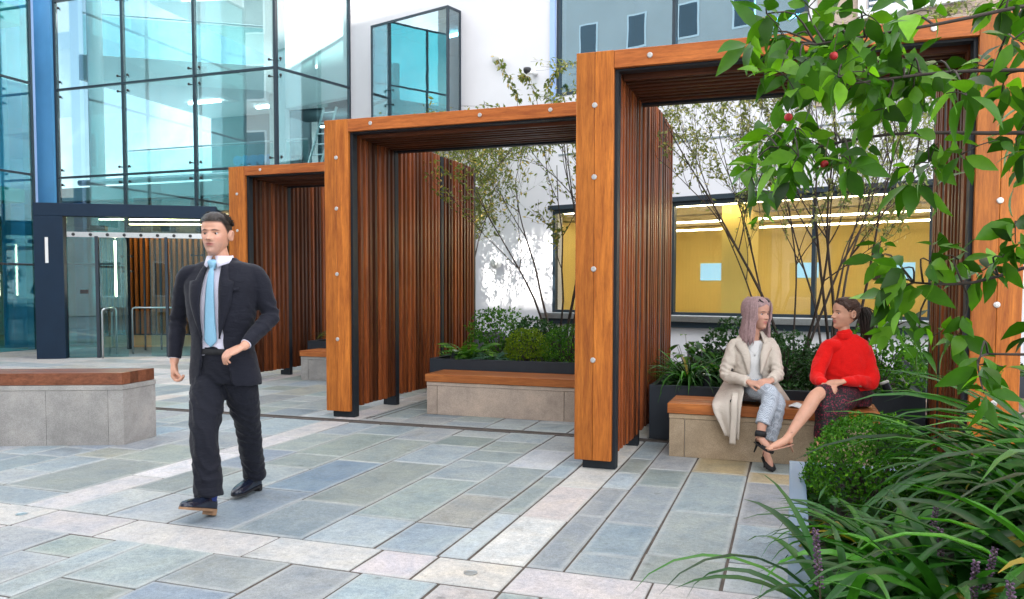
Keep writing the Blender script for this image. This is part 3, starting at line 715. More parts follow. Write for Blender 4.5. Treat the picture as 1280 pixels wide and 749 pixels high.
# ================================================================ benches
def bench(loc, L, label, stonemat, seatmat, D=.52, H=.45, group='stone benches with timber seats', j=(.14, 1.6)):
    X, Y, _ = loc; t = thing('bench', label, 'bench', loc, 0, group)
    s = MB(); zt = H-.085
    xs = [X+.012] + [X+q for q in j if q < L-.1] + [X+L-.012]
    for a, b in zip(xs[:-1], xs[1:]): s.box(a+.0025, b-.0025, Y+.014, Y+D, 0, zt-.045, tone=random.uniform(.3, .7), b=.003)
    s.box(X+.012, X+L-.012, Y+.012, Y+D+.002, zt-.042, zt-.004, tone=.75, b=.003)
    s.build('stone_base', stonemat, t)
    m = MB(); m.box(X+.02, X+L-.02, Y+.03, Y+D-.02, 0.002, zt-.02); m.build('mortar', MAT['mortar_light'], t)
    w = MB(); n = 4; wd = D/n
    for i in range(n): w.box(X, X+L, Y-.004+i*wd+.0015, Y-.004+(i+1)*wd-.0015, zt, H, tone=random.random(), b=.004)
    w.build('seat', seatmat, t)
    return t
bench((-.965, 6.705, 0), 1.62, 'buff stone bench with timber seat that the two women sit on', MAT['sandstone'], MAT['seat'])
bench((-3.84, 8.07, 0), 1.95, 'empty stone bench with timber seat inside the middle frame', MAT['sandpink'], MAT['seat'])
bench((-7.06, 10.42, 0), 1.95, 'small pale bench seen in the gap of the farthest frame', MAT['granite'], MAT['seat'])
# large near bench at the left
F1 = Vector((-5.60, 5.555, 0)); ud = Vector((-.954, -.421, 0)).normalized(); vd = Vector((-.13, .99, 0)).normalized()
t = thing('bench', 'large grey granite bench with dark timber seat at the left edge', 'bench', tuple(F1), 0, 'stone benches with timber seats')
HB = .645; zt = HB-.105; L = 3.6; D = .45
def quad(a0, a1, b0, b1): return [(F1+ud*a+vd*b).to_tuple()[:2] for a, b in ((a0, b0), (a1, b0), (a1, b1), (a0, b1))][::-1]
s = MB()
for a0, a1, tn in ((0, .13, .62), (.134, .66, .5), (.664, 1.6, .55), (1.604, 2.6, .45), (2.604, L, .5)): s.prism(quad(a0, a1, 0, D), 0, zt-.05, tone=tn)
s.prism(quad(-.004, L, -.004, D+.004), zt-.046, zt-.004, tone=.7); s.build('stone_base', MAT['granite'], t)
s = MB(); s.prism(quad(.02, L-.02, .01, D-.02), .002, zt-.02); s.build('mortar', MAT['mortar_light'], t)
w = MB(); n = 4
for i in range(n): w.prism(quad(.004, L, -.006+i*D/n+.0015, -.006+(i+1)*D/n-.0015), zt, HB, tone=random.random())
w.build('seat', MAT['seatgrey'], t)

# ================================================================ planters, deck
def planter(x0, x1, y0, y1, H, label, mat, rim=.05, top=None, soil=.09):
    t = thing('planter', label, 'planter', ((x0+x1)/2, (y0+y1)/2, 0), 0, 'dark metal planters')
    s = MB(); s.box(x0, x1, y0, y0+.02, .01, H); s.box(x0, x1, y1-.02, y1, .01, H); s.box(x0, x0+.02, y0+.02, y1-.02, .01, H); s.box(x1-.02, x1, y0+.02, y1-.02, .01, H)
    s.build('planter_wall', mat, t)
    r = MB(); z = H+.001
    r.box(x0-.002, x1+.002, y0-.002, y0+rim, z, z+.008, b=.002); r.box(x0-.002, x1+.002, y1-rim, y1+.002, z, z+.008); r.box(x0-.002, x0+rim, y0+rim, y1-rim, z, z+.008, b=.002); r.box(x1-rim, x1+.002, y0+rim, y1-rim, z, z+.008)
    r.build('rim', top or mat, t)
    so_ = MB(); nx, ny = max(2, int((x1-x0)/.12)), max(2, int((y1-y0)/.12)); rr = random.Random(2)
    vs = [(x0+.02+(x1-x0-.04)*i/nx, y0+.02+(y1-y0-.04)*k/ny, H-soil+rr.uniform(-.015, .02)) for k in range(ny+1) for i in range(nx+1)]
    so_.add(vs, [(k*(nx+1)+i, k*(nx+1)+i+1, (k+1)*(nx+1)+i+1, (k+1)*(nx+1)+i) for k in range(ny) for i in range(nx)]); so_.build('soil', MAT['soil'], t)
    return t
planter(-1.235, 1.07, 7.42, 12.2, .50, 'dark planter directly behind the two seated women', MAT['planter'])
planter(-4.06, -1.95, 8.66, 13.2, .56, 'dark planter directly behind the empty bench', MAT['planter'])
planter(-7.3, -5.2, 11.0, 14.5, .55, 'dark planter just visible behind the pale bench in the farthest frame', MAT['planter'])
planter(1.35, 2.6, 9.4, 12.2, .50, 'small dark planter beyond the timber deck at the right', MAT['planter'])
planter(.005, 3.2, -.6, 4.62, .45, 'large blue grey planter in the right foreground', MAT['rim'], rim=.075, top=MAT['rim'])
s = MB(); rr = random.Random(8); x = 1.12
while x < 3.2: s.box(x, x+.115, 4.75, 9.35, .26, .30, tone=rr.random(), b=.003); x += .122
s.box(1.12, 3.2, 4.76, 9.3, 0, .255); tag(s.build('timber_deck', MAT['deck'], loc=(2.1, 7, 0)), 'greyed timber deck at the right of the nearest frame', 'deck')

# ================================================================ the buildings behind the photographer (seen only as reflection and shade; gap, link and bridge added to shape a sun patch)
MAT['oppane'] = simple('dark_window_pane', (.06, .09, .11), .2, .1, 1)
MAT['opp'] = simple('pale_opposite_facade', (.55, .53, .50), .8, .08, .6)
sdh = Vector((sd.x, sd.y, 0)).normalized()
OP = P - Wn*27.0                       # plane of the opposite buildings, parallel to the white wall
OM = Matrix(((Wd.x, Wn.x, 0, OP.x), (Wd.y, Wn.y, 0, OP.y), (0, 0, 1, 0), (0, 0, 0, 1)))
zs_ = 27*math.tan(SUN_EL)
def opp(s0, s1, z0, z1, label, d=-6.0):
    t = thing('opposite_shade_building', label, 'building', tuple(OM @ Vector(((s0+s1)/2, -3, 0))))
    m = MB(OM); m.box(s0, s1, d, 0, z0, z1); m.build('wall', MAT['opp'], t)
    if z1-z0 > 4:
        k = 0
        for i in range(int((s1-s0)//3)):
            for q in range(int((z1-z0)//3.4)):
                f = MB(OM); f.box(s0+.9+i*3, s0+2.1+i*3, .005, .04, z0+.9+q*3.4, z0+2.8+q*3.4); fo = f.build('window', MAT['white'], t)
                f = MB(OM); f.box(s0+1.0+i*3, s0+2.0+i*3, .045, .05, z0+1.0+q*3.4, z0+2.7+q*3.4); f.build('pane', MAT['oppane'], fo); k += 1
    return t
ho = HT_OPP = 31.0
opp(-24, .0, 0, ho, 'pale building behind the photographer, left of the added sun gap')
opp(1.75, 18, 0, ho, 'pale building behind the photographer, right of the added sun gap')
opp(.001, 1.749, 0, zs_+1.15, 'added block behind the photographer closing the sun gap below', -.4)  # unseen piece added to cut the lower edge of the sun patch
opp(.001, 1.749, zs_+2.75, ho, 'added slab behind the photographer closing the sun gap above', -.4)  # unseen piece added to cut the upper edge of the sun patch
# ================================================================ people
def crom(pts, per=6):
    """Catmull-Rom through rows of floats"""
    out = []; n = len(pts)
    for i in range(n-1):
        p0, p1, p2, p3 = pts[max(i-1, 0)], pts[i], pts[i+1], pts[min(i+2, n-1)]
        for k in range(per):
            t = k/per
            out.append([.5*((2*b)+(-a+c)*t+(2*a-5*b+4*c-d)*t*t+(-a+3*b-3*c+d)*t**3) for a, b, c, d in zip(p0, p1, p2, p3)])
    out.append(list(pts[-1])); return out
def limb(mb, rows, per=5, seg=16, flat_end=False):
    """rows: (x, y, z, r) or (x, y, z, r_side, r_front); rounded ends"""
    R = crom(rows, per)
    pts = [Vector(r[:3]) for r in R]; rad = [max(.002, r[3]) for r in R]
    d0 = (pts[0]-pts[1]).normalized(); d1 = (pts[-1]-pts[-2]).normalized()
    P0 = [pts[0]+d0*rad[0]*k for k in (.85, .6, .3)]; R0 = [rad[0]*k for k in (.45, .78, .95)]
    P1 = [pts[-1]+d1*rad[-1]*k for k in (.3, .6, .85)]; R1 = [rad[-1]*k for k in (.95, .78, .45)]
    if flat_end: P1, R1 = [pts[-1]+d1*.012], [rad[-1]*.98]
    mb.tube(P0+pts+P1, R0+rad+R1, seg)
def rings(mb, rows, M=None, seg=40, per=5, gap=None, cap=True):
    """rows: (z, cx, cy, w, f, b, n); front is -y. gap(z) opens the front by that half width"""
    R = crom(rows, per); vs = []
    for (z, cx, cy, w, f, b, n) in R:
        if gap is None: angs = [2*PI*k/seg for k in range(seg)]
        else:
            g = math.asin(min(.95, gap(z)/w)); angs = [g+(2*PI-2*g)*k/(seg-1) for k in range(seg)]
        for a in angs:
            s, c = math.sin(a), math.cos(a); e = 2/n
            x = math.copysign(abs(s)**e, s)*w; y = -math.copysign(abs(c)**e, c)*(f if c > 0 else b)
            v = Vector((cx+x, cy+y, z)); vs.append(M @ v if M else v)
    n = len(R); m = seg if gap is None else seg-1
    fs = [(i*seg+k, i*seg+(k+1) % seg, (i+1)*seg+(k+1) % seg, (i+1)*seg+k) for i in range(n-1) for k in range(m)]
    if cap and gap is None: fs += [list(range(seg))[::-1], list(range((n-1)*seg, n*seg))]
    mb.add(vs, fs)
def tmpobj(vs, fs):
    me = bpy.data.meshes.new('tmp'); me.from_pydata([tuple(v) for v in vs], [], fs); me.update()
    o = bpy.data.objects.new('tmp', me); COL.objects.link(o); return o
def evaluated(o):
    dg = bpy.context.evaluated_depsgraph_get(); e = o.evaluated_get(dg); me = bpy.data.meshes.new_from_object(e)
    vs = [v.co.copy() for v in me.vertices]; fs = [list(p.vertices) for p in me.polygons]; nn = [v.normal.copy() for v in me.vertices]
    old = o.data; bpy.data.objects.remove(o); bpy.data.meshes.remove(old); bpy.data.meshes.remove(me)
    return vs, fs, nn
def melt(mb, voxel=.007, smooth=3):
    o = tmpobj(mb.v, mb.f)
    m = o.modifiers.new('r', 'REMESH'); m.mode = 'VOXEL'; m.voxel_size = voxel
    if smooth:
        s = o.modifiers.new('s', 'SMOOTH'); s.iterations = smooth; s.factor = .5
    return evaluated(o)
def thick(mb, t, offset=-1):
    o = tmpobj(mb.v, mb.f); m = o.modifiers.new('s', 'SOLIDIFY'); m.thickness = t; m.offset = offset
    return evaluated(o)
def fold(vs, nn, amp, fn):
    return [v + n*(fn(v)*amp) for v, n in zip(vs, nn)]
def put(name, vs, fs, mats, root, smooth=True, hue=None, mi=None):
    """local (person space) geometry to a child part of the person"""
    me = bpy.data.meshes.new(name); me.from_pydata([tuple(v) for v in vs], [], fs)
    if not isinstance(mats, (list, tuple)): mats = [mats]
    for m in mats: me.materials.append(m)
    if mi: me.polygons.foreach_set('material_index', mi)
    if smooth: me.polygons.foreach_set('use_smooth', [True]*len(fs))
    if hue is not None:
        ac = me.attributes.new('hue', 'FLOAT_COLOR', 'POINT'); ac.data.foreach_set('color', [x for c in hue for x in (*c, 1)])
    me.update(); o = bpy.data.objects.new(name, me); COL.objects.link(o); o.parent = root; return o
def flat(mb): return mb.v, mb.f
NS = lambda v, s, o=0: noise.noise(Vector((v[0]*s[0]+o, v[1]*s[1]+o, v[2]*s[2]+o)))

HEADPROF = [ # t(height above chin), front, back, half width, exponent
 (-.004, .050, -.030, .014, 2.0), (.004, .072, -.020, .028, 2.0), (.016, .084, -.004, .040, 2.1), (.035, .086, .022, .051, 2.2), (.055, .088, .050, .059, 2.3), (.080, .089, .070, .0655, 2.35),
 (.105, .088, .086, .0695, 2.35), (.125, .087, .094, .0725, 2.3), (.145, .090, .099, .0745, 2.3), (.170, .089, .100, .0755, 2.3), (.193, .080, .093, .070, 2.15), (.212, .064, .078, .058, 2.05), (.226, .043, .056, .041, 2.0), (.234, .020, .028, .020, 2.0), (.236, .006, .010, .006, 2.0)]
def head_grid(jaw=1.0, fem=0, nseg=120, per=8, nose=1.0):
    R = crom(HEADPROF, per); V = []; A = []
    def gs(x, z, cx, cz, sx, sz): return math.exp(-((x-cx)/sx)**2-((z-cz)/sz)**2)
    for (z, f, b, w, n) in R:
        row = []; ar = []
        if z < .09: w = w*(1+(jaw-1)*(1-(z/.09)))
        for k in range(nseg):
            a = 2*PI*k/nseg; s, c = math.sin(a), math.cos(a); e = 2/n
            x = math.copysign(abs(s)**e, s)*w; y = -math.copysign(abs(c)**e, c)*(f if c > 0 else b)
            d = 0.0
            if c > 0:
                fr = min(1, c*1.6)
                t = max(0, min(1, (.132-z)/.046))                       # nose ridge from the brow to the tip
                d += nose*fr*(.006+.021*t**1.2)*math.exp(-(x/(.0075+.006*t))**2)*(1 if z > .082 else max(0, 1-(.082-z)/.008)) * (1 if z < .14 else max(0, 1-(z-.14)/.012))
                d += nose*.006*fr*(gs(x, z, .011, .087, .006, .006)+gs(x, z, -.011, .087, .006, .006))
                d -= .0105*fr*(gs(x, z, .031, .118, .016, .011)+gs(x, z, -.031, .118, .016, .011))
                d += (.0045-.002*fem)*fr*(gs(x, z, .028, .138, .022, .007)+gs(x, z, -.028, .138, .022, .007))
                d += .005*fr*(gs(x, z, .043, .092, .016, .014)+gs(x, z, -.043, .092, .016, .014))
                d += (.0060+.001*fem)*fr*gs(x, z, 0, .0625, .020, .0042) + (.0062+.0015*fem)*fr*gs(x, z, 0, .0515, .017, .0045)
                d -= .0032*fr*gs(x, z, 0, .0568, .024, .0016)
                d -= .004*fr*gs(x, z, 0, .040, .018, .005); d += .005*fr*gs(x, z, 0, .018, .016, .012)
                d -= .003*fr*gs(x, z, 0, .074, .004, .006)
            nrm = Vector((s*.6, -c, 0)).normalized() if c > 0 else Vector((s, -c, 0))
            row.append(Vector((x, y, z))+Vector((nrm.x*d*.2, nrm.y*d, 0)) if c > 0 else Vector((x, y, z))); ar.append(a)
        V.append(row); A.append(ar)
    return R, V
def head_mesh(V, M, skin, lip, brow=None, cheek=None, stubble=None, hairc=None, line=None):
    nr, ns = len(V), len(V[0]); vs = [M @ v for r in V for v in r]; col = []
    for r in V:
        for v in r:
            c = Vector(skin)
            if hairc:
                k_ = (v.z-line(abs(math.atan2(v.x, -v.y))))/.016+.9; c = c.lerp(Vector(hairc), max(0, min(1, k_))*.92)
            if v.y < -.04:
                def g(cx, cz, sx, sz): return math.exp(-((v.x-cx)/sx)**4-((v.z-cz)/sz)**4)
                if stubble: c = c.lerp(Vector(stubble), .55*max(0, min(1, (.078-v.z)/.02)))
                if cheek: c = c.lerp(Vector(cheek), .5*(math.exp(-((abs(v.x)-.042)/.018)**2-((v.z-.09)/.018)**2)))
                c = c.lerp(Vector(lip), min(1, g(0, .0570, .0235, .0088)))
                c = c.lerp(Vector((.05, .012, .01)), .8*g(0, .0568, .021, .0013))
                c = c.lerp(Vector((.16, .05, .03)), .6*(g(.0085, .0825, .0045, .0025)+g(-.0085, .0825, .0045, .0025)))
                if brow: 
                    zz = .139-abs(abs(v.x)-.030)*.18
                    c = c.lerp(Vector(brow), .9*(math.exp(-((abs(v.x)-.031)/.019)**4-((v.z-zz)/.0042)**4)))
                c = c.lerp(Vector((.03, .018, .015)), .75*math.exp(-((abs(v.x)-.031)/.0155)**4-((v.z-.1225)/.0024)**4))
            col.append(tuple(c))
    fs = [(i*ns+k, i*ns+(k+1) % ns, (i+1)*ns+(k+1) % ns, (i+1)*ns+k) for i in range(nr-1) for k in range(ns)]
    fs += [list(range(ns))[::-1], list(range((nr-1)*ns, nr*ns))]
    # ears
    for sx in (-1, 1):
        e = MB(); w = .071*sx
        for (r0, dz, dy, th) in ((.0, 0, 0, .012),):
            n0 = len(vs); q = 14; loops = [(.031, .019, .000), (.033, .0205, .010), (.029, .0175, .017), (.022, .012, .0145), (.012, .006, .007)]
            for (rz, ry, out_) in loops:
                for k in range(q):
                    a = 2*PI*k/q; vs.append(M @ Vector((w+sx*out_*(1.0+.25*(1 if math.sin(a) > 0 else 0)), .012+ry*math.cos(a)+out_*.45, .113+rz*math.sin(a)*(1.0 if math.sin(a) > 0 else .95)))); col.append(tuple(Vector(skin)*.93))
            fs += [(n0+i*q+k, n0+i*q+(k+1) % q, n0+(i+1)*q+(k+1) % q, n0+(i+1)*q+k) for i in range(len(loops)-1) for k in range(q)]
            fs.append([n0+(len(loops)-1)*q+k for k in range(q)])
    return vs, fs, col
def hand(mb, M, curls=(.5, .55, .6, .65), spread=1.0, thumb=(.6, .5), side=1, size=1.0, thumbcurl=.3):
    """wrist at the origin, fingers along +z, palm facing -y, thumb on side*+x"""
    S = size
    def T(p): return M @ (Vector((p[0]*side, p[1], p[2]))*S)
    vs = []; prof = [(-.02, .025, .018, 0), (.0, .026, .0175, 0), (.02, .031, .016, .002), (.05, .040, .0155, .001), (.078, .041, .013, 0), (.092, .038, .010, 0)]
    R = crom(prof, 3); q = 16
    for (z, w, h, cx) in R:
        for k in range(q): a = 2*PI*k/q; vs.append(T((cx+w*math.copysign(abs(math.cos(a))**.8, math.cos(a)), h*math.sin(a), z)))
    n = len(R); fs = [(i*q+k, i*q+(k+1) % q, (i+1)*q+(k+1) % q, (i+1)*q+k) for i in range(n-1) for k in range(q)] + [list(range(q))[::-1], list(range((n-1)*q, n*q))]
    mb.add(vs, fs)
    for i, (x, L, r) in enumerate(((.029, .071, .0088), (.0095, .079, .0092), (-.0105, .073, .0088), (-.029, .057, .0078))):
        c = curls[i]; p = Vector((x, 0, .080)); d = 0.0; pts = [(p.copy(), r*1.05)]
        p = Vector((x*(1+.02*spread), .001, .090)); pts.append((p.copy(), r*1.1))
        for seg_, k in ((.44, .8), (.31, 1.25), (.25, .8)):
            d += c*k; p = p + Vector((x*.10*spread*seg_, -math.sin(d), math.cos(d)))*L*seg_; pts.append((p.copy(), r*(1.0-.13*len(pts)/4)))
        limb(mb, [(*T(a), b*S) for a, b in pts], 3, 10)
    a0, a1 = thumb
    b = Vector((.018, -.004, .018)); p1 = b + Vector((math.sin(a0)*.040, -math.sin(a1)*.018, math.cos(a0)*.040)); d2 = Vector((math.sin(a0-thumbcurl), -math.sin(a1+thumbcurl*.6), math.cos(a0-thumbcurl))).normalized()
    p2 = p1 + d2*.032; d3 = Vector((math.sin(a0-thumbcurl*1.8), -math.sin(a1+thumbcurl), math.cos(a0-thumbcurl*1.8))).normalized(); p3 = p2+d3*.024
    limb(mb, [(*T(b), .014*S), (*T(p1), .0115*S), (*T(p2), .0098*S), (*T(p3), .0078*S)], 3, 10)
def frame_z(origin, zdir, palm):
    """matrix with z along zdir and -y roughly along palm"""
    z = Vector(zdir).normalized(); y = -Vector(palm); y = (y - z*y.dot(z)).normalized(); x = y.cross(z)
    return Matrix(((x.x, y.x, z.x, origin[0]), (x.y, y.y, z.y, origin[1]), (x.z, y.z, z.z, origin[2]), (0, 0, 0, 1)))
def head_matrix(base, yaw, pitch=0, roll=0, s=1.0):
    """base = bottom of chin level on the neck axis; yaw>0 turns to the person's left"""
    return Matrix.Translation(base) @ Matrix.Rotation(yaw, 4, 'Z') @ Matrix.Rotation(pitch, 4, 'X') @ Matrix.Rotation(roll, 4, 'Y') @ Matrix.Scale(s, 4)
def eyes(root, M, gaze=0, iris=(.06, .035, .02), lid=(.5, .28, .2)):
    for sx in (-1, 1):
        c = Vector((.031*sx, -.0645, .1180)); w = MB(); 
        w.lathe(tuple(c), [(.0115*math.sin(t*PI/10), -.0115*math.cos(t*PI/10)) for t in range(11)], (0, -1, 0), 16)
        v, f = [M @ Vector(p) for p in w.v], w.f
        # flatten the visible part to an almond: squeeze z
        cc = M @ c; v = [cc + (p-cc)*Vector((1, 1, 1)).x for p in v]
        e = put('eye', v, f, MAT['eyewhite'], root)
        w = MB(); d = Vector((math.sin(gaze), -math.cos(gaze), 0)); w.lathe(tuple(c+d*.0088), [(.0062, 0), (.0058, .0016), (.003, .0032), (.0005, .0036)], tuple(d), 14)
        put('iris', [M @ Vector(p) for p in w.v], w.f, iris_mat(iris), e)
def iris_mat(c):
    k = 'iris%s' % (c,)
    if k not in MAT: MAT[k] = simple('iris', c, .15, .1, 30)
    return MAT[k]
def skinmat():
    m, nt, p = newmat('skin'); c = attr(nt, 'hue', 'Color'); v = coords(nt)
    n = noise_node(nt, v, 22, 5); cc = mixc(nt, c, ramp(nt, n, [(.3, (.90, .86, .84)), (.7, (1.07, 1.04, 1.03))]), 1, 'MULTIPLY')
    nt.links.new(cc, p.inputs['Base Color']); p.inputs['Roughness'].default_value = .48
    p.inputs['Subsurface Weight'].default_value = .12; p.inputs['Subsurface Radius'].default_value = (.012, .005, .003); p.inputs['Subsurface Scale'].default_value = .6
    bump(nt, p, noise_node(nt, v, 240, 3), .2, .0015); return m
def cloth(name, c, rough=.85, weave=700, wb=.25, sheen=.3, var=.1, c2=None, vs=3):
    m, nt, p = newmat(name); v = coords(nt); n = noise_node(nt, v, vs, 4)
    col = ramp(nt, n, [(.3, sc(c, 1-var)), (.7, sc(c, 1+var))])
    fine = noise_node(nt, v, weave, 2)
    col = mixc(nt, col, ramp(nt, fine, [(.3, (.8, .8, .8)), (.7, (1.15, 1.15, 1.15))]), .7, 'MULTIPLY')
    nt.links.new(col, p.inputs['Base Color']); p.inputs['Roughness'].default_value = rough; p.inputs['Sheen Weight'].default_value = sheen*.25; p.inputs['Specular IOR Level'].default_value = .25
    wr = noise_node(nt, coords(nt, (1, 1, 2.4)), 16, 3, .5, .6)
    h = math_node(nt, 'ADD', math_node(nt, 'MULTIPLY', wr, 1.0), math_node(nt, 'MULTIPLY', fine, .06))
    bump(nt, p, h, wb, .02); return m
MAT['skin'] = skinmat()
MAT['eyewhite'] = simple('eye_white', (.42, .40, .40), .15, .02, 10)
MAT['suit'] = cloth('navy_suit_wool', (.008, .009, .017), .8, 500, .3, .25)
MAT['trouser'] = cloth('navy_trouser_wool', (.007, .008, .015), .8, 500, .45, .25)
MAT['shirt'] = cloth('pale_lilac_shirt', (.72, .70, .82), .7, 900, .25, .1, .03)
MAT['tie'] = cloth('sky_blue_silk_tie', (.24, .46, .62), .38, 400, .15, 0, .07)
MAT['shoe'] = simple('polished_navy_leather', (.010, .014, .028), .22, .3, 20, .05, 60)
MAT['sole'] = simple('tan_leather_sole', (.30, .17, .09), .6, .25, 25)
MAT['sock'] = simple('blue_sock', (.02, .04, .20), .9, .1, 60)
MAT['hairdark'] = simple('dark_brown_hair', (.022, .014, .010), .5, .5, 60, .5, 220, stretch=(1, 1, .3))
MAT['hairbrown'] = simple('chestnut_hair', (.055, .022, .012), .38, .5, 60, .4, 200)
MAT['hairmauve'] = simple('mauve_blond_hair', (.40, .26, .26), .42, .30, 55, .4, 200)
MAT['trench'] = cloth('beige_trench_cotton', (.64, .56, .48), .8, 800, .35, .1, .05)
MAT['whitetop'] = cloth('white_top', (.78, .77, .76), .8, 800, .2, .1, .03)
MAT['sweater'] = cloth('red_knit', (.78, .008, .006), .9, 260, .3, .35, .06)
MAT['black'] = simple('black_suede', (.010, .010, .012), .75, .3, 60)
MAT['nude'] = simple('nude_strap_leather', (.42, .22, .15), .5, .1, 30)
MAT['button'] = simple('dark_button', (.03, .022, .02), .3, .1, 30)
def houndstooth():
    m, nt, p = newmat('grey_houndstooth'); v = coords(nt, (1, 1, 1)); ch = nt.nodes.new('ShaderNodeTexChecker'); ch.inputs['Scale'].default_value = 170
    mp = nt.nodes.new('ShaderNodeMapping'); mp.inputs['Rotation'].default_value = (.5, .6, .8); nt.links.new(v, mp.inputs[0]); nt.links.new(mp.outputs[0], ch.inputs['Vector'])
    ch.inputs['Color1'].default_value = (.62, .66, .72, 1); ch.inputs['Color2'].default_value = (.20, .24, .30, 1)
    nt.links.new(ch.outputs[0], p.inputs['Base Color']); p.inputs['Roughness'].default_value = .85; bump(nt, p, noise_node(nt, coords(nt, (1, 1, 2)), 14, 3), .3, .015); return m
MAT['hound'] = houndstooth()
def skirtmat():
    m, nt, p = newmat('black_skirt_with_red_pattern'); v = coords(nt, (1, 1, 1)); vo = nt.nodes.new('ShaderNodeTexVoronoi'); vo.inputs['Scale'].default_value = 85; nt.links.new(v, vo.inputs['Vector'])
    n = noise_node(nt, v, 45, 3)
    c = ramp(nt, vo.outputs['Distance'], [(.0, (.32, .010, .045)), (.36, (.20, .006, .03)), (.50, (.008, .005, .010))])
    c = mixc(nt, c, ramp(nt, n, [(.42, (.05, .05, .08)), (.55, (1, 1, 1))]), 1, 'MULTIPLY')
    nt.links.new(c, p.inputs['Base Color']); p.inputs['Roughness'].default_value = .7; bump(nt, p, noise_node(nt, v, 12, 3), .3, .02); return m
MAT['skirt'] = skirtmat()
def join(*parts):
    vs, fs = [], []
    for v, f in parts:
        n = len(vs); vs += list(v); fs += [[n+i for i in q] for q in f]
    return vs, fs

def finish_body(root, mb, skin, head, voxel=.0055):
    vs, fs, nn = melt(mb, voxel, 2)
    hv, hf, hc = head
    n = len(vs); col = [skin]*n + hc
    put('body', vs+hv, fs+[[n+i for i in q] for q in hf], MAT['skin'], root, True, col)
def strands(V, n, starts, drop, r=.006, seg=5):
    pass

def surf(V, R, a, z):
    """point of the head surface at azimuth a (0 front) and height z"""
    ns = len(V[0]); i = min(range(len(R)), key=lambda q: abs(R[q][0]-z)); k = int(round(a/(2*PI)*ns)) % ns; return V[i][k]
def rv(r):
    return Vector((r.gauss(0, 1), r.gauss(0, 1), r.gauss(0, 1))).normalized()
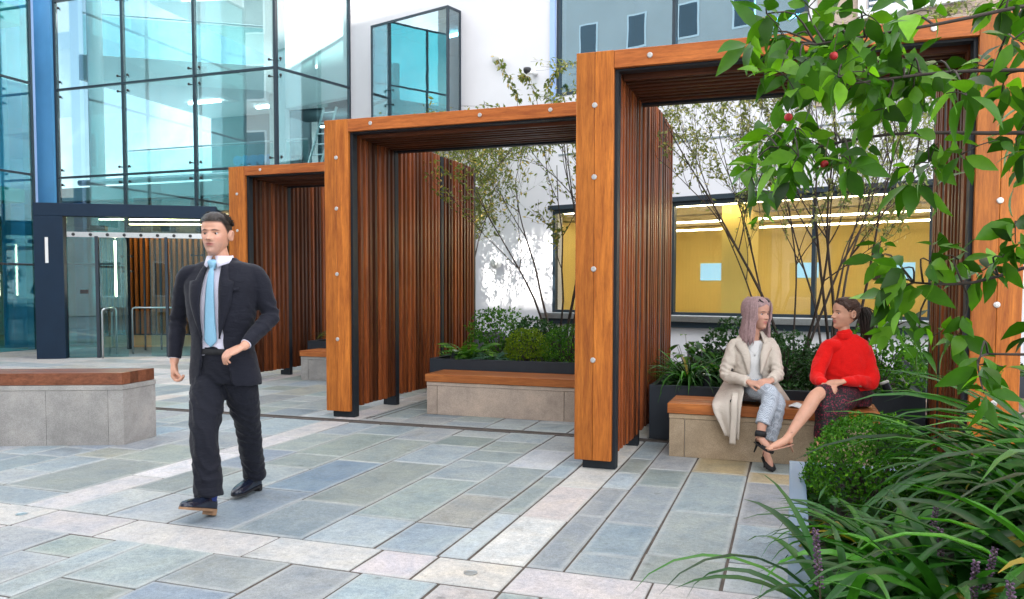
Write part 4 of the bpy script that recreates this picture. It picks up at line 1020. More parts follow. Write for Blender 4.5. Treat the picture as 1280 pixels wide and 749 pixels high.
# ---------------------------------------------------------------- walking man
def build_man():
    root = thing('person', 'man in a navy suit and sky blue tie walking across the paving', 'person', (-3.45, 4.2, 0), math.radians(11))
    skin = (.60, .32, .22)
    S = {'Rs': (-.190, -.02, 1.488), 'Ls': (.244, .03, 1.495), 'Re': (-.305, .06, 1.20), 'Le': (.325, .07, 1.215), 'Rw': (-.305, .0, .925), 'Lw': (.268, -.185, 1.045)}
    b = MB()
    rings(b, [(.86, .03, 0, .15, .10, .11, 2.2), (1.0, .03, 0, .15, .10, .10, 2.2), (1.2, .03, 0, .16, .11, .11, 2.2), (1.4, .03, 0, .16, .10, .11, 2.2), (1.48, .03, .0, .13, .07, .08, 2.1), (1.55, .03, 0, .08, .06, .07, 2)])
    limb(b, [(.03, .01, 1.48, .072), (.028, -.012, 1.56, .064), (.022, -.035, 1.64, .060), (.018, -.04, 1.70, .055)])
    for s_, e_, w_ in (('Rs', 'Re', 'Rw'), ('Ls', 'Le', 'Lw')):
        s, e, w = S[s_], S[e_], S[w_]; limb(b, [(s[0]*.93, s[1], s[2]-.03, .042), (*[(p+q)/2 for p, q in zip(s, e)], .042), (*e, .040), (*[(p+q)/2 for p, q in zip(e, w)], .038), (*w, .028)])
    limb(b, [(-.05, 0, .88, .06), (-.03, -.11, .70, .06), (.0, -.195, .50, .055), (.03, -.215, .35, .052), (.05, -.25, .13, .032)])
    limb(b, [(.12, .01, .88, .06), (.125, .08, .70, .06), (.115, .15, .50, .055), (.08, .27, .30, .052), (.05, .385, .13, .032)])
    limb(b, [(.05, -.25, .12, .030), (.050, -.30, .105, .022), (.044, -.40, .105, .016)]); limb(b, [(.05, .385, .12, .030), (.047, .33, .065, .022), (.035, .24, .04, .014)])
    # hands: right hangs, left crosses in front
    hand(b, frame_z(S['Rw'], (.10, -.12, -1), (1, .1, .05)), (.75, .85, .95, 1.0), .6, (.25, .7), 1, 1.06, .25)
    hand(b, frame_z(S['Lw'], (-.78, -.55, -.42), (.1, .5, -.9)), (.55, .55, .6, .7), 1.1, (.55, .7), -1, 1.08, .3)
    R, V = head_grid(.95)
    def manline(aa): return .188 if aa < .75 else (.188-(aa-.75)*.09 if aa < 1.35 else (.128 if aa < 1.75 else .128-(aa-1.75)*.075))
    M = head_matrix(Vector((.024, -.050, 1.604)), math.radians(3), math.radians(-2), 0, 1.09)
    finish_body(root, b, skin, head_mesh(V, M, skin, (.36, .11, .09), (.03, .018, .012), (.62, .29, .22), (.40, .24, .19), (.03, .02, .016), manline), .005)
    eyes(root, M, -.15)
    # hair: short back and sides, longer on top
    vs = []; ok = []
    nr, ns = len(V), len(V[0])
    def mask(v):
        a = math.atan2(v.x, -v.y); aa = abs(a)
        line = .188 if aa < .75 else (.188-(aa-.75)*.09 if aa < 1.35 else (.125 if aa < 1.75 else .125-(aa-1.75)*.075))
        return (v.z-line)/.03
    for r in V:
        for v in r:
            mk = mask(v); c = Vector((0, .01, .12)); d = (v-c).normalized(); top = max(0, min(1, (v.z-.165)/.05))
            th = max(0, min(1, mk))*(.002+.010*top) + .0004
            th += .004*top*noise.noise(Vector((v.x*60, v.y*25, v.z*40)))
            if v.y < -.03 and top > .2: th += .004
            vs.append(M @ (v + d*th)); ok.append(mk > -.02)
    fs = [(i*ns+k, i*ns+(k+1) % ns, (i+1)*ns+(k+1) % ns, (i+1)*ns+k) for i in range(nr-1) for k in range(ns)]
    fs = [f for f in fs if all(ok[i] for i in f)] + [list(range((nr-1)*ns, nr*ns))]
    hr = MB(); rr = random.Random(9)
    for i in range(900):
        a = rr.uniform(0, 2*PI); z = rr.uniform(.17, .234); p = surf(V, R, a, z).copy(); d = (p-Vector((0, .01, .12))).normalized()
        if mask(p) < .15: continue
        flow = Vector((.5 if p.x > 0 else -.2, -.35 if p.y > -.02 else .55, .2)).normalized()
        p += d*.006; l = rr.uniform(.012, .024); q1 = p+(d*.30+flow+rv(rr)*.22).normalized()*l*.6; q2 = q1+(-d*.25+flow+rv(rr)*.25).normalized()*l*.6
        hr.tube([M @ p, M @ q1, M @ q2], [.0022, .0018, .0006], 4)
    put('hair', vs, fs, MAT['hairdark'], root); put('hair', *flat(hr), MAT['hairdark'], root)
    # shirt, collar, tie
    m = MB()
    shirt = [(.97, .03, 0, .165, .118, .11, 2.2), (1.1, .03, 0, .165, .120, .11, 2.2), (1.25, .03, 0, .18, .128, .12, 2.3), (1.38, .03, 0, .19, .122, .12, 2.3), (1.47, .03, .0, .17, .098, .11, 2.2), (1.53, .03, .0, .105, .076, .08, 2.0), (1.575, .028, -.008, .072, .072, .068, 2.0)]
    rings(m, shirt); sv, sf, sn = melt(m, .008, 2)
    sv = fold(sv, sn, .003, lambda v: NS(v, (30, 10, 12)))
    put('shirt', sv, sf, MAT['shirt'], root)
    # collar: two wings
    for sx in (-1, 1):
        c = MB(); pts = []
        for i in range(9):
            a = i/8*PI*.95; x = .028+sx*math.sin(a)*.077; y = -.012-math.cos(a)*.078
            zt = 1.600-.012*math.cos(a)*.0 + (.006 if i > 4 else 0); zb = zt-.045-(.028*max(0, 1-i/3.0))
            outw = .014+.010*max(0, 1-i/3)
            ob = Vector((x, y, 0))-Vector((.028, -.012, 0)); ob.normalize()
            if i == 0: x += sx*.008
            pts.append((Vector((x, y, zt)), Vector((x, y, zb))+ob*outw+Vector((sx*.026*max(0, 1-i/2.5), 0, 0))))
        vs2 = [p for a in pts for p in a]; c.add(vs2, [(2*i, 2*i+1, 2*i+3, 2*i+2) for i in range(8)])
        v, f, _ = thick(c, .0035, 0); put('shirt_collar', v, f, MAT['shirt'], root)
    t = MB(); tie = [(1.562, .017, -.105), (1.535, .019, -.114), (1.515, .014, -.116), (1.49, .020, -.124), (1.40, .027, -.139), (1.25, .035, -.144), (1.12, .041, -.138), (1.07, .040, -.134), (1.035, .004, -.132)]
    vs2 = []; q = 8
    for z, w, y in crom(tie, 4):
        for k in range(q):
            a = 2*PI*k/q; vs2.append((.028-.012*(1.56-z)+w*math.cos(a), y+.006*math.sin(a)-.001, z))
    n = len(vs2)//q; t.add(vs2, [(i*q+k, i*q+(k+1) % q, (i+1)*q+(k+1) % q, (i+1)*q+k) for i in range(n-1) for k in range(q)]+[list(range(q)), list(range((n-1)*q, n*q))])
    t.lathe((.026, -.106, 1.545), [(.018, -.028), (.025, 0), (.028, .022), (.018, .03)], (0, -.25, 1), 12)
    put('tie', *flat(t), MAT['tie'], root)
    # jacket: open shell and sleeves melted together
    jr = [(.785, .04, .01, .228, .145, .160, 2.3), (.86, .04, .008, .224, .146, .155, 2.3), (.96, .035, .004, .208, .144, .142, 2.3), (1.08, .03, 0, .190, .140, .130, 2.3), (1.2, .03, 0, .210, .152, .142, 2.35), (1.33, .03, 0, .230, .150, .150, 2.4),
          (1.43, .03, .004, .240, .132, .150, 2.4), (1.50, .03, .008, .230, .104, .132, 2.2), (1.545, .03, .012, .192, .084, .108, 2.1), (1.572, .03, .012, .110, .066, .090, 2.0), (1.592, .03, .012, .086, .060, .082, 2.0)]
    def gap(z):
        pts = [(.74, .135), (.82, .098), (.95, .070), (1.1, .062), (1.3, .068), (1.45, .058), (1.56, .05), (1.6, .05)]
        for (a, b2), (c, d) in zip(pts[:-1], pts[1:]):
            if z <= c: return b2+(d-b2)*max(0, (z-a)/(c-a))
        return .05
    j = MB(); rings(j, jr, gap=gap, seg=56, cap=False); jv, jf, _ = thick(j, .016, -1)
    j = MB(); j.add(jv, jf)
    for sgn, s_, e_, w_ in ((-1, 'Rs', 'Re', 'Rw'), (1, 'Ls', 'Le', 'Lw')):
        s, e, w = [Vector(S[k]) for k in (s_, e_, w_)]
        ws = w + (e-w).normalized()*.035
        limb(j, [(*(s+Vector((-sgn*.06, .0, .012))), .052), (*(s+Vector((-sgn*.005, 0, -.010))), .062), (*(s.lerp(e, .22)), .068), (*(s.lerp(e, .5)), .064), (*s.lerp(e, .8), .057), (*e, .055), (*e.lerp(ws, .35), .053), (*e.lerp(ws, .75), .046), (*ws, .041)], 5, 20, True)
    v, f, nn = melt(j, .0075, 3)
    def jf_(p):
        a = 0
        for e_ in ('Re', 'Le'):
            e = Vector(S[e_]); d = (p-e).length
            if d < .22: a += (1-2*abs(math.sin(p.z*42+p.x*14+p.y*20+2.5*noise.noise(p*9))))*math.exp(-(d/.13)**2)*1.5
        return a+1.3*NS(p, (9, 9, 14)) + 1.2*(.25-abs(NS(p, (13, 13, 8), 7))) + .4*NS(p, (24, 24, 30), 4)
    v = fold(v, nn, .0034, jf_)
    put('jacket', v, f, MAT['suit'], root)
    # lapels and pocket details lie on the chest
    def chest(x, z):
        R_ = crom(jr, 5)
        for a, b2 in zip(R_[:-1], R_[1:]):
            if a[0] <= z <= b2[0]:
                t_ = (z-a[0])/(b2[0]-a[0]+1e-9); r = [p+(q-p)*t_ for p, q in zip(a, b2)]
                u = min(.999, abs(x-r[1])/r[3]); return r[2]-r[4]*(1-u**r[6])**(1/r[6])
        return -.06
    for sx in (-1, 1):
        l = MB(); vs2 = []; N = 14
        for i in range(N+1):
            z = 1.085+(1.565-1.085)*i/N; g0 = gap(z)-.004
            w = .088*math.sin(min(1, i/N/.74)*PI/2)**1.0 if i/N < .76 else (.062-.03*(i/N-.76)/.24)
            for k in range(5):
                x = .03+sx*(g0+w*k/4); vs2.append((x, chest(x, z)-.010-.006*math.sin(k/4*PI), z+.012*(k/4)*(1 if i/N < .76 else -1.5)))
        l.add(vs2, [(i*5+k, i*5+k+1, (i+1)*5+k+1, (i+1)*5+k) for i in range(N) for k in range(4)])
        lv, lf, _ = thick(l, .010, 0); put('lapel', lv, lf, MAT['suit'], root)
    for x, z in ((.0, 0),):
        pk = MB()
        for xa, xb, z0 in ((.135, .205, 1.375),):
            N = 6; vs2 = []
            for i in range(N+1):
                x_ = xa+(xb-xa)*i/N
                for dz in (0, .022): vs2.append((x_, chest(x_, z0+dz)-.010, z0+dz+i*.001))
            pk.add(vs2, [(2*i, 2*i+2, 2*i+3, 2*i+1) for i in range(N)])
        lv, lf, _ = thick(pk, .006, 0); put('breast_pocket', lv, lf, MAT['suit'], root)
    for cuff in (('Re', 'Rw'), ('Le', 'Lw')):
        e, w = Vector(S[cuff[0]]), Vector(S[cuff[1]]); d = (w-e).normalized(); c = MB(); c.tube([w-d*.06, w-d*.022], [.034, .034], 18); put('shirt_cuff', *flat(c), MAT['shirt'], root)
    # trousers
    t = MB()
    rings(t, [(.80, .035, .0, .165, .12, .125, 2.3), (.88, .035, 0, .175, .125, .135, 2.3), (.97, .032, 0, .168, .120, .12, 2.3), (1.035, .03, 0, .162, .118, .112, 2.3)])
    limb(t, [(-.055, .0, .86, .105), (-.045, -.05, .76, .108), (-.02, -.13, .62, .098), (.002, -.195, .50, .085), (.022, -.212, .36, .083), (.04, -.228, .24, .084), (.05, -.24, .135, .088)], 5, 24, True)
    limb(t, [(.13, .01, .86, .105), (.135, .03, .76, .106), (.13, .085, .62, .096), (.118, .15, .50, .082), (.09, .24, .34, .078), (.065, .32, .21, .076), (.055, .365, .115, .076)], 5, 24, True)
    v, f, nn = melt(t, .008, 3)
    def tf(p):
        a = 0.0
        for c, r in ((Vector((-.0, -.2, .50)), .2), (Vector((.04, -.23, .24)), .16), (Vector((.115, .15, .5)), .18), (Vector((.06, .33, .2)), .15), (Vector((-.04, -.06, .74)), .2)):
            d = (p-c).length; a += (1-2*abs(math.sin(p.z*34+p.x*40-p.y*14+3*noise.noise(p*7))))*math.exp(-(d/r)**2)
        return a*1.1+1.6*NS(p, (16, 16, 4), 2)+.8*(.25-abs(NS(p, (20, 20, 9), 5)))
    put('trousers', fold(v, nn, .0040, tf), f, MAT['trouser'], root)
    bl = MB(); rings(bl, [(.985, .032, 0, .172, .128, .122, 2.3), (1.02, .03, 0, .170, .127, .12, 2.3)], per=2); put('belt', *flat(bl), MAT['black'], root)
    # shoes
    def shoe(M, nm):
        up = MB(); q = 20; vs2 = []
        prof = [(.085, .010, .030, 0), (.075, .030, .062, 0), (.05, .036, .085, 0), (.01, .037, .092, 0), (-.03, .038, .080, -.002), (-.08, .045, .060, -.003), (-.13, .049, .050, -.002), (-.17, .045, .042, .002), (-.205, .032, .032, .004), (-.222, .012, .018, .005)]
        R_ = crom(prof, 4)
        for (y, w, h, cx) in R_:
            for k in range(q):
                a = PI*k/(q-1); vs2.append(M @ Vector((cx+w*math.copysign(abs(math.cos(a))**.75, math.cos(a)), y, .014+h*math.sin(a)**.85)))
        n = len(R_); up.add(vs2, [(i*q+k, i*q+k+1, (i+1)*q+k+1, (i+1)*q+k) for i in range(n-1) for k in range(q-1)]+[(i*q, (i+1)*q, (i+1)*q+q-1, i*q+q-1) for i in range(n-1)]+[list(range(q)), list(range((n-1)*q, n*q))])
        o = put('shoe', *flat(up), MAT['shoe'], root)
        so_ = MB(); pts = [(p[3]+p[1]*1.08, p[0]) for p in R_]+[(p[3]-p[1]*1.08, p[0]) for p in R_[::-1]]
        n = len(pts); so_.add([M @ Vector((x, y, .0)) for x, y in pts]+[M @ Vector((x, y, .015)) for x, y in pts], [list(range(n)), list(range(n, 2*n))[::-1]]+[(i, (i+1) % n, n+(i+1) % n, n+i) for i in range(n)])
        hp = [(p[3]+p[1]*1.06, p[0]) for p in R_ if p[0] > .03]+[(p[3]-p[1]*1.06, p[0]) for p in R_[::-1] if p[0] > .03]; n = len(hp)
        so_.add([M @ Vector((x, y, -.024)) for x, y in hp]+[M @ Vector((x, y, .0)) for x, y in hp], [list(range(n)), list(range(n, 2*n))[::-1]]+[(i, (i+1) % n, n+(i+1) % n, n+i) for i in range(n)])
        put('sole', *flat(so_), MAT['sole'] if nm else MAT['black'], o, False)
        la = MB()
        for i in range(4):
            y = -.045-i*.014; z = .014+.083-.0068*i
            la.tube([M @ Vector((-.014, y, z-.004)), M @ Vector((0, y-.002, z+.001)), M @ Vector((.014, y, z-.004))], .0022, 5)
        put('laces', *flat(la), MAT['black'], o)
        sk = MB(); sk.tube([M @ Vector((0, .03, .06)), M @ Vector((0, .032, .15))], [.040, .042], 16); put('sock', *flat(sk), MAT['sock'], root)
    shoe(Matrix.Translation((.048, -.285, .026)) @ Matrix.Rotation(math.radians(-9), 4, 'Z') @ Matrix.Translation((0, .07, 0)) @ Matrix.Rotation(math.radians(-17), 4, 'X') @ Matrix.Translation((0, -.07, 0)), 1)
    shoe(Matrix.Translation((.045, .345, .026)) @ Matrix.Rotation(math.radians(-6), 4, 'Z'), 0)
    return root
build_man()
# ---------------------------------------------------------------- seated women
def heel_shoe(root, H, T, down, mat, strap=None, cuff=None, stiletto=.085, foot_r=.03):
    """H bottom of the heel, T tip of the toe; returns nothing. The foot itself belongs to the body"""
    H, T, down = Vector(H), Vector(T), Vector(down).normalized(); ax = (T-H); L = ax.length; ax.normalize()
    up = (-down - ax*(-down).dot(ax)).normalized(); side = ax.cross(up)
    B = H + ax*L*.66 + down*.002
    m = MB(); q = 14
    if strap is None:
        for a0, a1, closed in ((.52, 1.0, 1),):
            vs = []; N = 9
            for i in range(N+1):
                f = a0+(a1-a0)*i/N; w = .040*(1-max(0, (f-.72)/.28)**2.0*.85); h = .036*(1-(f-.5)*1.15)+.004
                c = H+ax*L*f-up*.003
                for k in range(q):
                    a = 2*PI*k/q; vs.append(c+side*math.cos(a)*w+up*(math.sin(a)*h if math.sin(a) > 0 else math.sin(a)*.008))
            m.add(vs, [(i*q+k, i*q+(k+1) % q, (i+1)*q+(k+1) % q, (i+1)*q+k) for i in range(N) for k in range(q)]+[list(range(N*q, (N+1)*q))])
        # heel cup
        vs = []
        for i, (f, h) in enumerate(((.0, .058), (.12, .052), (.28, .030), (.45, .014))):
            for k in range(11):
                a = -PI*.5-PI*k/10 if False else PI*k/10
                pass
        for zi, (hh, sc_) in enumerate(((0, .9), (.03, 1.0), (.058, .86))):
            for k in range(15):
                a = PI*(k/14)
                back = -math.sin(a)*.034*sc_; sd_ = math.cos(a)*.031*sc_
                vs.append(H+ax*(.030+back)+side*sd_+up*hh)
        m.add(vs, [(r*15+k, r*15+k+1, (r+1)*15+k+1, (r+1)*15+k) for r in range(2) for k in range(14)])
    # sole
    vs = []; N = 12
    for i in range(N+1):
        f = i/N; w = (.026+.014*math.sin(min(1, f*1.35)*PI/2)) * (1-max(0, (f-.78)/.22)**2*.9)
        sag = up*(-.012*math.sin(f*PI)*0)
        for sx in (-1, 1):
            for sz in (0, -.006): vs.append(H+ax*L*f+side*sx*w+up*sz+sag)
    m.add(vs, [(4*i, 4*i+2, 4*i+6, 4*i+4) for i in range(N)]+[(4*i+1, 4*i+5, 4*i+7, 4*i+3) for i in range(N)]+[(4*i, 4*i+4, 4*i+5, 4*i+1) for i in range(N)]+[(4*i+2, 4*i+3, 4*i+7, 4*i+6) for i in range(N)])
    o = put('shoe', *flat(m), mat, root)
    if stiletto:
        m = MB(); m.tube([H+ax*.022+up*.0, H+ax*.012+down*stiletto*.35, H+ax*.006+down*stiletto], [.019, .009, .0055], 10); put('heel', *flat(m), mat, o)
    if cuff:
        c, d, rr, hh = cuff; c = Vector(c); d = Vector(d).normalized(); m = MB(); m.tube([c-d*hh, c, c+d*hh], [rr*1.06, rr*1.18, rr], 16, cap=False)
        v, f, _ = thick(m, .004, 0); put('ankle_cuff', v, f, mat, o)
    if strap:
        for a, b2, c2 in strap:
            m = MB(); m.tube(crom([a, b2, c2], 5), .003, 6); put('strap', *flat(m), mat, o)
def hair_cap(V, M, line, th, name, mat, root, wav=.003):
    nr, ns = len(V), len(V[0]); vs = []; ok = []
    for r in V:
        for v in r:
            a = abs(math.atan2(v.x, -v.y)); mk = (v.z-line(a))/.02; d = (v-Vector((0, .01, .12))).normalized()
            t = max(0, min(1, mk))*th+.0006+wav*noise.noise(Vector((v.x*90, v.y*90, v.z*12)))*max(0, min(1, mk)); vs.append(M @ (v+d*t)); ok.append(mk > -.05)
    fs = [(i*ns+k, i*ns+(k+1) % ns, (i+1)*ns+(k+1) % ns, (i+1)*ns+k) for i in range(nr-1) for k in range(ns)]
    fs = [f for f in fs if all(ok[i] for i in f)] + [list(range((nr-1)*ns, nr*ns))]
    return put(name, vs, fs, mat, root)
def surf(V, R, a, z):
    """point of the head surface at azimuth a (0 front) and height z"""
    ns = len(V[0]); i = min(range(len(R)), key=lambda q: abs(R[q][0]-z)); k = int(round(a/(2*PI)*ns)) % ns; return V[i][k]

def build_woman_trench():
    root = thing('person', 'woman with mauve blond hair, beige trench coat and checked trousers, seated on the bench', 'person', (-.36, 7.0, 0))
    skin = (.62, .34, .245); TY = Matrix.Translation((.055, -.03, 0)) @ Matrix.Rotation(math.radians(12), 4, 'Z')
    S = {'Rs': (-.096, -.07, .940), 'Ls': (.206, -.02, .948), 'Re': (-.150, -.14, .685), 'Le': (.262, -.14, .71), 'Rw': (.045, -.335, .655), 'Lw': (.215, -.345, .675)}
    b = MB()
    rings(b, [(.47, 0, .02, .15, .10, .11, 2.2), (.60, 0, .01, .145, .095, .10, 2.2), (.70, 0, 0, .12, .085, .085, 2.2), (.82, 0, 0, .135, .10, .09, 2.2), (.91, 0, 0, .145, .07, .08, 2.1), (.96, 0, 0, .07, .05, .06, 2)], TY)
    limb(b, [(.06, -.03, .92, .052), (.065, -.045, .99, .046), (.075, -.05, 1.06, .045), (.08, -.05, 1.10, .045)])
    for s_, e_, w_ in (('Rs', 'Re', 'Rw'), ('Ls', 'Le', 'Lw')):
        s, e, w = S[s_], S[e_], S[w_]; limb(b, [(*s, .040), (*e, .032), (*w, .022)])
    limb(b, [(-.02, 0, .55, .07), (.10, -.25, .58, .06), (.213, -.43, .585, .05), (.185, -.50, .46, .048), (.160, -.56, .35, .037), (.148, -.585, .27, .028)])
    limb(b, [(.13, 0, .53, .07), (.20, -.22, .51, .06), (.26, -.39, .49, .048), (.235, -.42, .32, .044), (.20, -.45, .17, .030), (.187, -.47, .11, .026)])
    # feet in heels
    H1, T1 = (.120, -.545, .215), (.245, -.715, .170); H2, T2 = (.178, -.455, .082), (.245, -.615, .012)
    for Hh, Tt, an in ((H1, T1, (.148, -.585, .27)), (H2, T2, (.187, -.47, .11))):
        Hh, Tt = Vector(Hh), Vector(Tt); limb(b, [(*(Vector(an)+Vector((0, 0, .01))), .026), (*(Hh.lerp(Tt, .30)+Vector((0, 0, .045))), .027), (*(Hh.lerp(Tt, .62)+Vector((0, 0, .024))), .026), (*(Hh.lerp(Tt, .86)+Vector((0, 0, .012))), .014)])
        limb(b, [(*(Hh+(Tt-Hh)*.10+Vector((0, 0, .03))), .024), (*(Vector(an)), .025)])
    hand(b, frame_z(S['Rw'], (.75, -.5, -.08), (.25, .35, -.9)), (.45, .5, .55, .6), .9, (.5, .5), -1, .92, .3)
    hand(b, frame_z(S['Lw'], (-.72, -.40, -.15), (-.2, .6, -.8)), (.55, .6, .6, .65), .9, (.5, .5), 1, .92, .3)
    R, V = head_grid(.88, 1, nose=.85)
    M = head_matrix(Vector((.084, -.055, 1.072)), math.radians(52), math.radians(3), 0, 1.07)
    finish_body(root, b, skin, head_mesh(V, M, skin, (.50, .16, .15), (.16, .09, .06), (.68, .34, .27)), .005)
    eyes(root, M, .1, (.05, .06, .07))
    hair_cap(V, M, lambda a: .193-.035*a if a < .9 else (.1615-(a-.9)*.20 if a < 1.35 else .03), .013, 'hair', MAT['hairmauve'], root)
    h = bpy.data.objects[-1] if False else None
    rr = random.Random(5); st = MB()
    Mi = M
    for i in range(420):
        a = rr.uniform(.95, 2*PI-.95); side = 1 if a < PI else -1
        fr = min(a, 2*PI-a)                       # angle from the front
        pts = []; lift = .016+rr.uniform(0, .014); z0 = .222-rr.uniform(0, .02)
        for z in (z0, .205, .18, .15, .12, .09):
            p = surf(V, R, a, z).copy(); d = (p-Vector((0, .01, .12))); d.normalize(); pts.append(p+d*lift)
        p = pts[-1].copy(); out_ = Vector((math.sin(a), -math.cos(a), 0)); end = -.085-rr.uniform(0, .045)-(0.01 if fr > 2 else 0)
        for k in range(1, 7):
            z = .09+(end-.09)*k/6; w = .95+.12*math.sin(k/6*PI)+.20*(k/6)**2
            q = Vector((p.x*w, max(p.y, -.045)*w if fr > 1.3 else p.y*.8*w+.012*k/6, z)); q += Vector((rr.uniform(-.003, .003), rr.uniform(-.003, .003), 0)); pts.append(q)
        n = len(pts); r0 = rr.uniform(.0025, .0055)
        st.tube([M @ q for q in pts], [r0*(.6+.8*math.sin(min(1, (k+.7)/n)*PI*.62)) if k < n-1 else r0*.25 for k in range(n)], 5)
    put('hair', *flat(st), MAT['hairmauve'], root)
    g = MB()   # sunglasses pushed up on the hair
    for sx in (-1, 1):
        g.lathe(tuple(M @ Vector((.03*sx, -.062, .222))), [(.001, -.002), (.024, -.002), (.025, .001), (.001, .002)], tuple((M.to_3x3() @ Vector((0, -.55, .8)))), 16)
        g.tube([M @ Vector((.055*sx, -.058, .218)), M @ Vector((.082*sx, .0, .180)), M @ Vector((.082*sx, .02, .15))], .0028, 6)
    g.tube([M @ Vector((-.01, -.066, .223)), M @ Vector((.01, -.066, .223))], .003, 6)
    put('sunglasses', *flat(g), MAT['black'], root)
    # white top and necklace
    m = MB(); rings(m, [(.60, 0, .0, .15, .115, .10, 2.2), (.72, 0, 0, .130, .105, .09, 2.2), (.83, 0, 0, .145, .118, .095, 2.2), (.92, 0, 0, .135, .085, .09, 2.1), (.975, 0, 0, .085, .062, .07, 2)], TY)
    v, f, nn = melt(m, .007, 2); put('top', fold(v, nn, .003, lambda p: NS(p, (30, 30, 10))), f, MAT['whitetop'], root)
    g = MB(); g.tube([TY @ Vector(p) for p in ((-.055, -.065, .95), (-.03, -.108, .895), (0, -.118, .865), (.03, -.108, .895), (.055, -.065, .95))], .0016, 5); g.lathe(tuple(TY @ Vector((0, -.121, .858))), [(.002, 0), (.008, .003), (.002, .006)], (0, -1, 0), 10); put('necklace', *flat(g), MAT['bolt'], root)
    # trench coat
    jr = [(.50, 0, .02, .185, .13, .135, 2.2), (.60, 0, .01, .175, .13, .125, 2.2), (.70, 0, 0, .158, .128, .11, 2.2), (.81, 0, 0, .172, .138, .118, 2.3), (.90, 0, 0, .176, .118, .115, 2.3), (.965, 0, .002, .162, .088, .10, 2.2), (1.005, 0, .004, .120, .068, .085, 2.0), (1.032, 0, .004, .080, .058, .075, 2.0)]
    def gap(z): return .045+max(0, (.72-z))*.35 + (.03*max(0, (z-.86)/.1) if z > .86 else 0)
    j = MB(); rings(j, jr, TY, gap=gap, seg=48, cap=False); jv, jf, _ = thick(j, .014, -1); j = MB(); j.add(jv, jf)
    for sgn, s_, e_, w_ in ((-1, 'Rs', 'Re', 'Rw'), (1, 'Ls', 'Le', 'Lw')):
        s, e, w = [Vector(S[k]) for k in (s_, e_, w_)]; ws = w+(e-w).normalized()*.02
        limb(j, [(*(s+Vector((-sgn*.06, .0, .008))), .045), (*(s+Vector((-sgn*.01, 0, -.004))), .052), (*(s.lerp(e, .40)), .054), (*e, .050), (*e.lerp(ws, .5), .046), (*ws, .041)], 5, 18, True)
    v, f, nn = melt(j, .0065, 3)
    def jf_(p):
        a = 0
        for e_ in ('Re', 'Le'):
            d = (p-Vector(S[e_])).length; a += math.sin(p.z*120+p.x*40+p.y*60+3*noise.noise(p*12))*math.exp(-(d/.10)**2)
        return a+NS(p, (16, 16, 10))+1.4*(.25-abs(NS(p, (17, 17, 9), 6)))+.4*NS(p, (40, 40, 30), 3)
    put('coat', fold(v, nn, .0062, jf_), f, MAT['trench'], root)
    # coat skirt draping over the seat edge on her right
    rows = [((-.150, .05, .66), (.03, -.155, .675)), ((-.215, -.02, .54), (-.005, -.24, .63)), ((-.245, -.14, .478), (.005, -.305, .575)), ((-.240, -.31, .462), (-.005, -.345, .50)), ((-.225, -.345, .40), (-.015, -.365, .40)), ((-.175, -.345, .30), (-.02, -.365, .30)), ((-.135, -.345, .215), (-.025, -.36, .19))]
    rw = crom([list(a)+list(b2) for a, b2 in rows], 5); g = MB(); N = 16; vs = []
    for i, r_ in enumerate(rw):
        for k in range(N+1):
            t = k/N; p = Vector(r_[:3]).lerp(Vector(r_[3:]), t); down = i/len(rw)
            p += Vector((.2, -1, .3 if down < .5 else 0)).normalized()*(.014*down*(math.sin(t*13+down*2)+.4)+.03*math.sin(t*PI)*(1-down)*.8); vs.append(p)
    g.add(vs, [(i*(N+1)+k, i*(N+1)+k+1, (i+1)*(N+1)+k+1, (i+1)*(N+1)+k) for i in range(len(rw)-1) for k in range(N)])
    v, f, _ = thick(g, .006, 0); put('coat_skirt', v, f, MAT['trench'], root)
    g = MB(); g.tube(crom([(-.06, -.32, .56), (-.062, -.385, .48), (-.062, -.392, .36), (-.068, -.395, .24), (-.07, -.392, .155)], 4), .026, 8, flat=.16); put('belt', *flat(g), MAT['trench'], root)
    rows = [((.20, -.14, .66), (.26, .05, .62)), ((.24, -.16, .58), (.33, .03, .52)), ((.26, -.10, .49), (.36, .02, .475))]
    rw = crom([list(a)+list(b2) for a, b2 in rows], 5); g = MB(); N = 8; vs = [Vector(r_[:3]).lerp(Vector(r_[3:]), k/N) for r_ in rw for k in range(N+1)]
    g.add(vs, [(i*(N+1)+k, i*(N+1)+k+1, (i+1)*(N+1)+k+1, (i+1)*(N+1)+k) for i in range(len(rw)-1) for k in range(N)]); v, f, _ = thick(g, .006, 0); put('coat_skirt', v, f, MAT['trench'], root)
    # lapels and collar
    def chest(x, z):
        R_ = crom(jr, 5)
        for a, b2 in zip(R_[:-1], R_[1:]):
            if a[0] <= z <= b2[0]:
                t_ = (z-a[0])/(b2[0]-a[0]+1e-9); r = [p+(q-p)*t_ for p, q in zip(a, b2)]; u = min(.999, abs(x-r[1])/r[3]); return r[2]-r[4]*(1-u**r[6])**(1/r[6])
        return -.05
    for sx in (-1, 1):
        l = MB(); vs = []; N = 12
        for i in range(N+1):
            z = .70+(.955-.70)*i/N; g0 = gap(z)-.006; w = .010+.100*(i/N)**.9
            for k in range(5): x = sx*(g0+w*k/4); zz = z+.016*(k/4)*(i/N); vs.append(TY @ Vector((x, chest(x, zz)-.010-.010*math.sin(k/4*PI), zz)))
        l.add(vs, [(i*5+k, i*5+k+1, (i+1)*5+k+1, (i+1)*5+k) for i in range(N) for k in range(4)]); lv, lf, _ = thick(l, .006, 0); put('lapel', lv, lf, MAT['trench'], root)
    c = MB(); vs = []; N = 20
